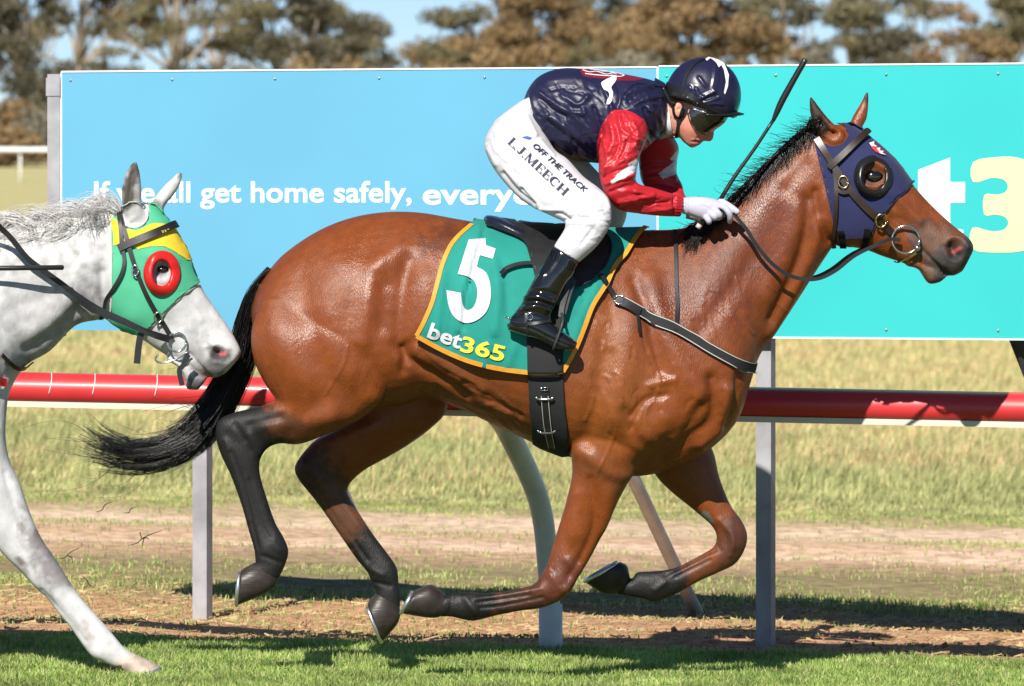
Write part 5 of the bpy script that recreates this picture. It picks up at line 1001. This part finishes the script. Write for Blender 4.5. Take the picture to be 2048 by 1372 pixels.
relief(body_me, [(zh(p), w, a, yr) for p, w, a, yr in [([(560,1190),(620,1195),(690,1210)], 1.6, -.007, (-9, 9)), ([(560,1172),(640,1175),(700,1190)], 2.5, .003, (-9, 9)), ([(570,1215),(640,1225)], 2.5, .0035, (-9, 9)), ([(700,1100),(640,1140),(590,1180)], 3, -.003, (-9, 9)), ([(745,1160)], 3, -.004, (-9, 9)), ([(500,1060)], 16, .004, (-9, 0)), ([(700,1140),(735,1120),(760,1140)], 3, .003, (-9, 0)), ([(372,770)], 3, -.006, (-9, 0)), ([(270,900),(290,1060)], 4, -.005, (-9, 0)), ([(240,880),(250,1040)], 4, .004, (-9, 0))]])
paint(body_me, (.60, .28, .20), [(zh([(470,1050),(560,1110)]), 14, 14, (.62, .24, .17), (-9, 9)), (zh([(790,1165)]), 6, 8, (.62, .22, .17), (-9, 9)), (zh([(585,1196),(640,1202),(690,1212)]), 2.0, 1.2, (.16, .03, .03), (-9, 9)), (zh([(580,1220),(640,1235)]), 3, 2, (.50, .14, .12), (-9, 9)), (zh([(600,1178),(690,1190)]), 2, 1.5, (.50, .16, .13), (-9, 9))])
bod = obj_from(body_me, 'body', M['skin'], jk); HEAD = mesh_bvh(body_me)
M['scarf'] = mat('white_scarf', (.75, .75, .78), .8); V, Fc = [], []; loft(V, Fc, zh([(150,520,195,1110,.064,0),(195,560,225,1130,.063,0),(215,620,290,1120,.060,0)]), 30, 4, .95, cap=False); mesh_obj('neck_scarf', V, Fc, M['scarf'], jk)
V, Fc = [], []; loft(V, Fc, zh([(60,380,60,1180,.085,0),(130,420,130,1150,.08,0),(185,450,185,1110,.072,0)]), 30, 4, .95, cap=False); o = mesh_obj('collar', V, Fc, M['navy_satin'], jk); md = o.modifiers.new('thickness', 'SOLIDIFY'); md.thickness = .006
# helmet
ux, uy = math.cos(math.radians(21)), math.sin(math.radians(21)); cxh, cyh = 690, 607; V, Fc = [], []; nseg, nrg = 170, 84
for i in range(nrg + 1):
    th = math.radians(104) * i / nrg
    for j in range(nseg):
        ph = 2 * math.pi * j / nseg; a = 498 * math.sin(th) ** .96 * math.cos(ph); b = 512 * math.cos(th) - 70 * max(0, -math.cos(ph)) * (th > 1.2) * (th - 1.2); w = .104 * math.sin(th) ** .96 * math.sin(ph)
        q = P(*gh([(cxh + a * ux + b * .358 - 0, cyh + a * uy - b * .934)])[0], 0); V.append((q.x, w, q.z))
for i in range(nrg):
    for j in range(nseg): a = i * nseg + j; b = i * nseg + (j + 1) % nseg; Fc.append((a, a + nseg, b + nseg, b))
helm = thing('helmet', None, None); helm.parent = jk
cap_o = mesh_obj('cap_cover', V, Fc, M['navy_satin'], helm); md = cap_o.modifiers.new('thickness', 'SOLIDIFY'); md.thickness = .012; md.offset = -1
relief(cap_o.data, [(zh(p), w, a, FN) for p, w, a in [([(520,480),(570,560),(650,640)], 3, .005), ([(600,500),(640,580),(700,620)], 3, .006), ([(560,540),(600,620)], 2.5, -.005), ([(660,640),(760,580),(850,540)], 3, .006), ([(700,690),(800,660),(900,620)], 3, .006), ([(720,640),(800,620),(880,600)], 2.5, -.005), ([(740,720),(840,700),(940,710)], 2.5, .005), ([(640,360),(720,470)], 3, .004), ([(850,200),(840,350),(810,520)], 2, .004), ([(880,260),(870,420),(840,540)], 3, .003)]])
HB = mesh_bvh(cap_o.data)
strap('elastic_band', gh([(212,440),(300,490),(430,545),(540,600),(640,665),(760,745),(900,795),(1040,835),(1150,852)]), 9, HB, M['black_plastic'], helm, .003, .003); strap('top_strap', gh([(430,600),(440,500),(470,370),(530,250),(620,165),(720,120)]), 5.5, HB, M['black_plastic'], helm, .002, .002)
glyph('ribbon', gh([(722,128),(762,104),(870,100),(962,178),(1022,330),(1010,480),(975,578),(958,560),(985,420),(960,270),(925,205),(895,235),(850,165),(790,118),(742,152)]), M['print_white'], helm, HB, 3, .004)
lower = [(212,445),(300,500),(430,560),(560,640),(700,740),(860,800),(1050,860),(1000,900),(760,830),(560,775),(460,760),(330,690),(260,600)]; V2, F2 = fill2d([gh(lower)], 4); ls = drape('shell_edge', V2, F2, HB, M['black_plastic'], helm, .001, .004); mirror_y(ls)
V, Fc = [], []; e1 = Vector((math.cos(math.radians(6)), 0, -math.sin(math.radians(6)))); o0 = P(*gh([(690, 825)])[0]); S = 1 / 6.535 / PM; n = 36
for i in range(n + 1):
    f = math.radians(-88 + 176 * i / n)
    for k, (rx, ry, dz) in enumerate(((420, .088, .004), (500, .104, .001), (545, .108, -.001))):
        q = o0 + e1 * (rx * S * math.cos(f)) + Vector((0, ry * math.sin(f), dz - .018 * math.sin(f) ** 2 + .012)); V.append(tuple(q))
for i in range(n):
    for k in range(2): a = i * 3 + k; Fc.append((a, a + 1, a + 4, a + 3))
pk = mesh_obj('peak', V, Fc, M['black_plastic'], helm); md = pk.modifiers.new('thickness', 'SOLIDIFY'); md.thickness = .005; md.offset = 0
for pts, w in (([(322,700),(320,790),(340,870),(365,940),(358,1050),(345,1140)], 6), ([(480,760),(450,840),(400,910),(366,945)], 9), ([(430,740),(410,800),(385,900)], 7), ([(345,1140),(300,1130),(262,1120)], 4)): o = strap('chin_strap', gh(pts), w, HEAD, M['black_plastic'], helm, .004, .003); mirror_y(o)
tube_obj('rear_cradle', [P(*gh([q])[0], -.07) for q in ((170,490),(215,590),(270,680),(330,700))], .006, M['black_plastic'], helm, 8, 4)
gg = gh(wavy([(505,800),(560,765),(700,800),(900,850),(1085,880),(1090,960),(990,975),(930,1045),(840,1058),(760,1058),(690,1072),(600,1020),(530,920)], 3)); V2, F2 = fill2d([gg], 4); gl = drape('goggles', V2, F2, HEAD, M['lens'], jk, .014, .004, None, True, 2); mirror_y(gl)
strap('goggle_rim', gg[30:39] + gg[:3], 2, HEAD, M['black_plastic'], jk, .014, .003, 2)
LB = joined_bvh([(cap_o.data, 0), (ls.data, .004), (gl.data, .004), (body_me, 0)])
V2, F2 = fill2d([gh([(552,736),(742,778),(730,822),(572,776)])], 4); lab = drape('maker_label', V2, F2, LB, M['print_white'], helm, .005, face=True); 
a, b = gh([(585, 776), (722, 808)]); flat_text('HYLAND', a, b, 5.2, LB, M['print_dark'], helm, .0065, 0, 0, None)
# gloves
def glove(sy, dx, dy):
    V, Fc = [], []; mv = lambda rows: [(a + dx, b + dy, c + dx, d + dy, w, y * sy) for a, b, c, d, w, y in z9(rows)]
    loft(V, Fc, mv([(205,560,205,835,.028,-.158),(330,548,340,868,.033,-.160),(480,542,470,915,.034,-.162),(640,556,600,940,.033,-.162),(760,582,700,890,.030,-.162),(870,625,810,820,.022,-.164)]), 24, 5)
    fp = lambda q: P(*[u + v for u, v in zip(g9([q[:2]])[0], (dx, dy))], q[2] * sy)
    for pts, r in (([(790,680,-.172),(930,730,-.185),(1010,820,-.190),(1030,910,-.180),(1025,970,-.165)], [.0125,.0115,.0108,.0100,.0085]), ([(840,610,-.155),(950,670,-.165),(1060,735,-.178),(1150,800,-.186)], [.014,.0125,.0115,.0100]), ([(740,760,-.180),(800,800,-.198),(850,860,-.198),(830,905,-.180),(780,890,-.165)], [.012,.0115,.0108,.0100,.0085]), ([(680,830,-.180),(730,860,-.200),(770,905,-.198),(740,915,-.178)], [.012,.0112,.0105,.0085]), ([(600,870,-.175),(640,920,-.192),(672,972,-.192),(650,975,-.172)], [.0115,.0105,.0098,.008])): tube(V, Fc, [fp(q) for q in pts], r, 10, 4); ball(V, Fc, fp(pts[-1]), r[-1])
    me = remesh(V, Fc, .0026, 5)
    if sy > 0: relief(me, [(z9(p), w, a, (-9, 9)) for p, w, a in [([(250,560),(245,830)], 2, -.003), ([(290,560),(290,850)], 1.5, .002), ([(330,560),(330,860)], 1.5, -.002), ([(800,690),(900,740)], 2.5, .002), ([(700,760),(560,700)], 2, -.0015), ([(840,640),(930,690)], 2, -.002)]])
    return obj_from(me, 'glove', M['glove'], jk)
glove(1, 0, 0); glove(-1, 8, 10)
wh = thing('whip', 'black padded riding whip held upright in the jockey\'s near hand', 'whip'); wp = lambda x, y: P(x, y, -.16)
tube_obj('handle', [wp(1398,452), wp(1420,424), wp(1446,392)], [.0085, .008, .0075], M['rubber'], wh, 12); tube_obj('shaft', [wp(1444,394), wp(1470,352), wp(1510,296), wp(1548,238)], [.0075, .0068, .006, .006], M['leather'], wh, 12, 3); tube_obj('padded_flap', [wp(1546,242), wp(1553,226), wp(1565,200), wp(1590,155), wp(1608,124), wp(1611,118)], [.006, .0095, .0115, .0105, .0100, .007], M['rubber'], wh, 14, 3)
tube_obj('end_cap', [wp(1395,456), wp(1400,449)], [.0095, .0095], M['stitch'], wh, 12)
# ================================================================== the grey horse close behind
GY = -.12; sh = lambda rows, dx, dy: [(a + dx, b + dy, c + dx, d + dy, w, y + GY) + tuple(r) for a, b, c, d, w, y, *r in rows]
yy = lambda rows, y: [tuple(r[:5]) + (r[5] + y,) + tuple(r[6:]) for r in rows]
gt = sh(torso[:12], -1420, 40) + [(-70,482,-40,960,.225,GY,-.3),(-25,466,2,880,.20,GY,-.28),(10,456,13,800,.17,GY,-.22),(50,446,48,735,.14,GY,-.15),(95,438,100,702,.118,GY,-.1),(145,428,150,652,.102,GY),(195,418,196,640,.095,GY),(240,412,212,636,.085,GY)]
ghead = yy(z3([(640,345,560,930,.08,0),(720,325,620,990,.092,0),(810,318,690,1020,.10,0),(900,388,745,1045,.105,0,.02),(960,467,800,1080,.10,0,.05),(1020,577,850,1115,.088,0,.03),(1075,712,905,1150,.073,0,-.03),(1130,822,960,1180,.064,0,-.08),(1190,907,1010,1210,.06,0,-.1),(1250,992,1050,1235,.062,0,-.1),(1300,1077,1110,1260,.062,0,-.08),(1322,1130,1180,1278,.052,0),(1316,1165,1240,1252,.028,0)]), GY)
glip = yy(z3([(930,1150,915,1180,.04,0),(1000,1190,985,1225,.042,0),(1060,1228,1015,1290,.04,0),(1105,1258,1025,1338,.037,0),(1135,1285,1085,1347,.022,0)]), GY)
gear_n = yy(z3([(700,440,815,400,.026,-.05),(676,345,780,335,.036,-.055),(667,262,777,245,.034,-.058),(682,180,770,172,.027,-.06),(708,125,760,122,.017,-.062),(736,88,750,88,.006,-.062)]), GY)
gear_f = yy(z3([(820,370,900,400,.024,.05),(840,305,902,340,.028,.055),(888,237,958,268,.024,.058),(938,187,992,207,.016,.06),(984,146,1002,156,.006,.06)]), GY)
gleg = z8([(40,120,-300,200,.08,-.22),(22,330,-230,420,.085,-.23),(38,445,-165,600,.073,-.23),(78,535,-105,700,.062,-.23),(122,662,-42,772,.052,-.23),(166,762,20,842,.047,-.23),(226,852,86,906,.046,-.23),(276,932,140,966,.045,-.23),(312,986,190,1012,.038,-.23),(360,1045,236,1072,.031,-.23),(411,1101,286,1132,.030,-.23),(462,1161,331,1196,.033,-.23),(502,1209,373,1249,.036,-.23),(547,1241,420,1273,.032,-.23),(592,1263,475,1298,.031,-.23)])
grey_me = horse_mesh([(gt, dict(nr=44)), (ghead, dict(nr=40)), (glip, {}), (gear_n, dict(nr=20)), (gear_f, dict(nr=20)), (gleg, {}), (sh(hind_near, -1420, 40), {}), (sh(hind_far, -1420, 40), {}), (sh(fore_far, -1575, 40), {})], .0072, 8)
GN = (-9, GY - .01); GA = (-9, 9); f3 = lambda L: [(z3(p), w, a, GN) for p, w, a in L]
relief(grey_me, f3([([(560,700),(570,850),(600,930)], 9, -.012), ([(640,700),(660,850),(700,940)], 26, .010), ([(960,760),(1020,850),(1100,960)], 8, .007), ([(900,960),(970,1010)], 12, -.006), ([(830,610),(890,590),(950,640)], 8, .010), ([(885,682)], 12, -.005), ([(850,735),(900,750),(950,720)], 6, .006), ([(1200,1135)], 10, -.032), ([(1130,1110),(1190,1100),(1250,1120)], 5, .008), ([(1140,1140),(1160,1180),(1220,1195)], 5, .006), ([(1040,1150),(1100,1220),(1160,1290)], 5, -.009), ([(440,880),(380,950),(280,1040),(150,1120)], 12, -.010), ([(400,830),(300,930),(180,1020)], 20, .010), ([(60,900),(200,850),(330,800)], 16, -.006), ([(520,620),(420,720),(330,800)], 20, .006), ([(700,330),(715,250),(728,150)], 6, -.013), ([(690,430),(740,400)], 5, .004)]) +
    [(z8(p), w, a, GN) for p, w, a in [([(130,760),(180,830)], 10, .005), ([(170,980),(260,1080),(350,1190)], 4, -.004), ([(240,1010),(340,1130)], 5, .003), ([(60,560),(100,680)], 12, .005), ([(20,500),(60,640),(110,760)], 6, -.005), ([(400,1230)], 12, .004)]])
GW = (.54, .535, .54); GD = (.12, .115, .12); GM_ = (.30, .29, .30)
gp_ = [(z3(p), r, s, c, GA) for p, r, s, c in [([(100,900),(300,950),(200,1100)], 40, 60, (.44,.43,.44)), ([(460,800),(420,900)], 22, 26, (.27,.26,.27)), ([(380,980),(240,1090),(80,1180)], 12, 26, (.30,.29,.30)), ([(330,820),(200,950)], 12, 26, (.40,.39,.40)), ([(60,760),(240,720)], 12, 30, (.46,.45,.46)), ([(1080,1080),(1120,1200),(1080,1300)], 16, 20, GM_), ([(1200,1200),(1150,1260)], 16, 12, (.16,.155,.16)), ([(1060,1310),(1110,1330)], 14, 10, (.11,.105,.11)), ([(1180,1140),(1230,1150)], 14, 8, (.06,.055,.055)), ([(1110,1240),(1150,1285)], 3, 3, (.5,.22,.2)), ([(1215,1145),(1240,1140)], 3.4, 2, (.6,.12,.14)), ([(885,690)], 12, 10, (.14,.13,.13)), ([(700,330),(705,240),(735,130)], 14, 7, (.075,.065,.06)), ([(995,155),(985,175)], 4, 4, (.09,.08,.08)), ([(860,320),(845,340)], 8, 6, (.2,.19,.19))]] + [(z8(p), r, s, c, GA) for p, r, s, c in [([(150,760),(200,830),(260,930)], 22, 20, (.20,.18,.185)), ([(160,850),(230,950)], 14, 18, (.24,.22,.23)), ([(75,850),(85,870)], 6, 4, (.22,.18,.17)), ([(340,1110),(370,1170)], 4, 8, (.42,.36,.34)), ([(560,1270),(500,1290)], 18, 14, (.60,.47,.40))]]
rd_ = np.random.default_rng(9); dp = []
for k in range(150):                                        # dapples
    x, y = rd_.uniform(-20, 200), rd_.uniform(470, 740); dp.append(([(x, y), (x + rd_.normal(0, 6), y + rd_.normal(0, 6))], rd_.uniform(2, 6), rd_.uniform(4, 9), tuple(np.array((.38, .37, .375)) * rd_.uniform(.7, 1.2)), GA))
for k in range(40):
    x, y = rd_.uniform(20, 110), rd_.uniform(1000, 1230); dp.append(([(x, y), (x + 6, y + 8)], rd_.uniform(1.5, 4), 5, tuple(np.array((.44, .41, .41)) * rd_.uniform(.7, 1.1)), GA))
paint(grey_me, GW, dp + gp_)
M['grey'] = mat('grey_coat', (1, 1, 1), .6, .25, attr=True, noise=(22, .17), bump=(26, .55, .004), aniso=(1, 1, .5, .5)); coat_detail(M['grey'], 230, .5)
M['light_hoof'] = mat('pale_hoof', (.42, .33, .27), .55, noise=(25, .3), bump=(40, .3, .002))
grey = thing('grey_horse', 'grey racehorse in green and yellow hood galloping behind the bay horse', 'horse'); obj_from(grey_me, 'body', M['grey'], grey); GR = mesh_bvh(grey_me)
hoof(q4(z8, [(570,1240,470,1285),(618,1274,516,1322),(657,1297,536,1340)]), -.23, (.034,.044,.052), grey, M['light_hoof'])
V, Fc = [], []; ex, _ = hit(GR, *g3([(888,684)])[0]); ball(V, Fc, ex + Vector((0, .0125, 0)), (.026, .022, .016), 24, 16); mesh_obj('eye', V, Fc, M['eye'], grey)
M['grey_hair'] = mat('grey_hair', (.74, .72, .71), .6, .25, noise=(14, .25)); G = []
cg = cr([(0,452),(60,450),(120,446),(170,438),(215,424),(240,412)], 12); cg0 = cr([(-120,480),(-60,466),(0,452)], 8); cg = np.vstack([cg0, cg])
for lock in range(105):
    u = rng.random(); a0 = cg[int(u * (len(cg) - 1))]; L = rng.uniform(45, 95); up = rng.random() < .62; ph = rng.uniform(0, 6); amp = rng.uniform(4, 12); lean = rng.uniform(.4, 1.25); rise = rng.uniform(.2, .72) if up else -rng.uniform(.1, .55); y0 = rng.normal(-.03, .03)
    for i in range(24):
        t = np.linspace(0, 1, 10); l = L * rng.uniform(.75, 1.15); sp = rng.normal(0, 5)
        px = a0[0] + rng.normal(0, 5) - l * lean * t + amp * np.sin(t * 5 + ph) * t + sp * t; py = a0[1] + rng.normal(2, 4) - l * rise * np.sin(t * 2.0) * .8 + (30 * t ** 2 if up else 0) + amp * .6 * np.cos(t * 5 + ph) * t + sp * .6 * t
        yv = GY + y0 + rng.normal(0, .012) - (.0 if up else .12) * t; pts = np.array([tuple(P(px[j], py[j], float(np.broadcast_to(yv, t.shape)[j]))) for j in range(10)])
        if not up:
            for j in range(1, 10):
                h_, no = hit(GR, px[j], py[j], .004 + .01 * rng.random())
                if h_.y < pts[j][1] + .1: pts[j] = tuple(h_)
        G.append((pts, .0010, .0003))
strands('mane', G, M['grey_hair'], grey)
# hood
M['hood_green'] = mat('hood_green', (.08, .43, .25), .75, .2, bump=(500, .3, .0006), noise=(10, .08)); M['hood_yellow'] = mat('hood_yellow', (.75, .55, .04), .75, .2, bump=(500, .3, .0006)); M['red_cup'] = mat('red_cup', (.62, .016, .014), .35, .5)
gh_ = thing('blinker_hood', 'green and yellow blinker hood with red eye cups on the grey horse', 'hood')
hp = g3([(800,305),(860,325),(935,415),(975,485),(1015,555),(1055,635),(1108,755),(1030,802),(960,862),(890,932),(840,987),(790,1034),(740,1036),(660,1008),(608,962),(615,800),(612,600),(604,400),(655,385),(680,430),(730,462),(785,450),(812,405),(812,360)]); V2, F2 = fill2d([hp, g3(ellipse(900, 705, 62, 88))], 5); hood2 = drape('hood', V2, F2, GR, M['hood_green'], gh_, .006, .003, smooth=3); mirror_y(hood2, None, GY); HG = joined_bvh([(grey_me, 0), (hood2.data, .003)])
V2, F2 = fill2d([g3([(604,398),(655,415),(690,455),(750,472),(810,440),(850,428),(945,450),(985,490),(1020,560),(1060,640),(1010,640),(960,600),(900,570),(830,562),(760,580),(690,545),(618,560)])], 5); yp = drape('yellow_panel', V2, F2, GR, M['hood_yellow'], gh_, .0115, smooth=3); mirror_y(yp, None, GY)
c2 = cup(888, 705, 98, 122, g3, HG, M['red_cup'], gh_, .019, .024); mirror_y(c2, None, GY)
strap('hem', g3([(1100,758),(1030,802),(960,862),(890,932),(840,987),(800,1025)]), 3, HG, M['stitch'], gh_, .003, .002); strap('hem', g3([(606,410),(612,600),(615,800),(609,955)]), 3, HG, M['stitch'], gh_, .003, .002); ring('hem', 735, 385, 76, 73, g3, HG, M['stitch'], gh_, .002, .006)
# bridle
gb_ = thing('bridle', 'thin black leather bridle and reins on the grey horse', 'bridle')
for nm, pts, w in (('cheek_strap', [(660,375),(680,450),(705,540),(740,660),(790,790),(830,870),(880,955),(945,1060)], 9), ('head_strap', [(655,380),(668,480),(672,560)], 8), ('brow_band', [(655,570),(700,548),(780,515),(880,475),(955,440)], 15), ('throat_lash', [(678,575),(684,640),(668,710),(620,800),(570,880),(548,945)], 7), ('noseband', [(1035,1150),(1005,1210),(985,1240),(1000,1320)], 10), ('tongue_strap', [(775,1030),(762,1100),(752,1200)], 13)):
    o = strap(nm, g3(pts) if nm not in ('tongue_strap', 'noseband') else [(*q, GY - .10) for q in g3(pts)], w, HG, M['leather'], gb_, .007 if nm != 'brow_band' else .012, .005)
    if nm in ('cheek_strap', 'brow_band', 'throat_lash'): mirror_y(o, None, GY)
for cx, cy in ((745,690),(865,940)): ring('buckle', cx, cy, 18, 28, g3, HG, M['chrome'], gb_, .003, .016)
ybg = hit(GR, *g3([(970,1085)])[0])[0].y - .016; o = ring('bit_ring', 970, 1082, 52, 52, g3, GR, M['chrome'], gb_, .004, .014, 0, ybg); mirror_y(o, None, GY); tube_obj('curb_hook', [P(*q, ybg) for q in g3([(1040,1130),(960,1180),(880,1195),(852,1175),(870,1150)])], .003, M['chrome'], gb_, 8, 4)
M['gold_print'] = mat('gold_print', (.6, .42, .15), .5); flat_text('PREV', g3([(890, 492)])[0], g3([(953, 474)])[0], 11, joined_bvh([(o_.data, 0) for o_ in gb_.children if o_.name.startswith('brow_band')]), M['gold_print'], gb_, .002, .3, 0, None)
strap('rein', [(*q, y) for q, y in zip(g3([(-160,300),(0,452),(60,510),(150,620),(240,690),(330,755),(430,830),(550,905),(680,965),(800,1022),(930,1062)]), (-.36,-.30,-.29,-.28,-.27,-.26,-.25,-.24,-.24,-.235,ybg))], 11, GR, M['leather'], gb_, .006, .004, 5)
strap('rein', [(*q, y) for q, y in zip(g3([(430,855),(500,905),(550,925),(700,985),(850,1050),(930,1075)]), (-.26,-.25,-.245,-.24,-.235,ybg))], 8, GR, M['leather'], gb_, .006, .004, 5)
strap('neck_strap', g3([(0,1150),(40,1190),(90,1222),(140,1212),(180,1185)]), 8, GR, M['brown_leather'], gb_, .008, .004)
M['red_web'] = mat('red_webbing', (.55, .012, .012), .7); o = strap('chest_strap', [(-60,745),(-25,757),(4,765),(9,766)], 16, GR, M['red_web'], None, .008, .005); tag(o, 'short bit of red breast strap on the grey horse at the left edge', 'strap')
o = tube_obj('whip', [P(*g3([(-500,690)])[0], -.34), P(*g3([(0,676)])[0], -.33), P(*g3([(345,672)])[0], -.32), P(*g3([(352,672)])[0], -.32)], [.009, .0085, .0085, .004], M['leather'], None, 12); tag(o, 'slim dark whip pointing across the grey horse\'s neck at the left edge', 'whip')
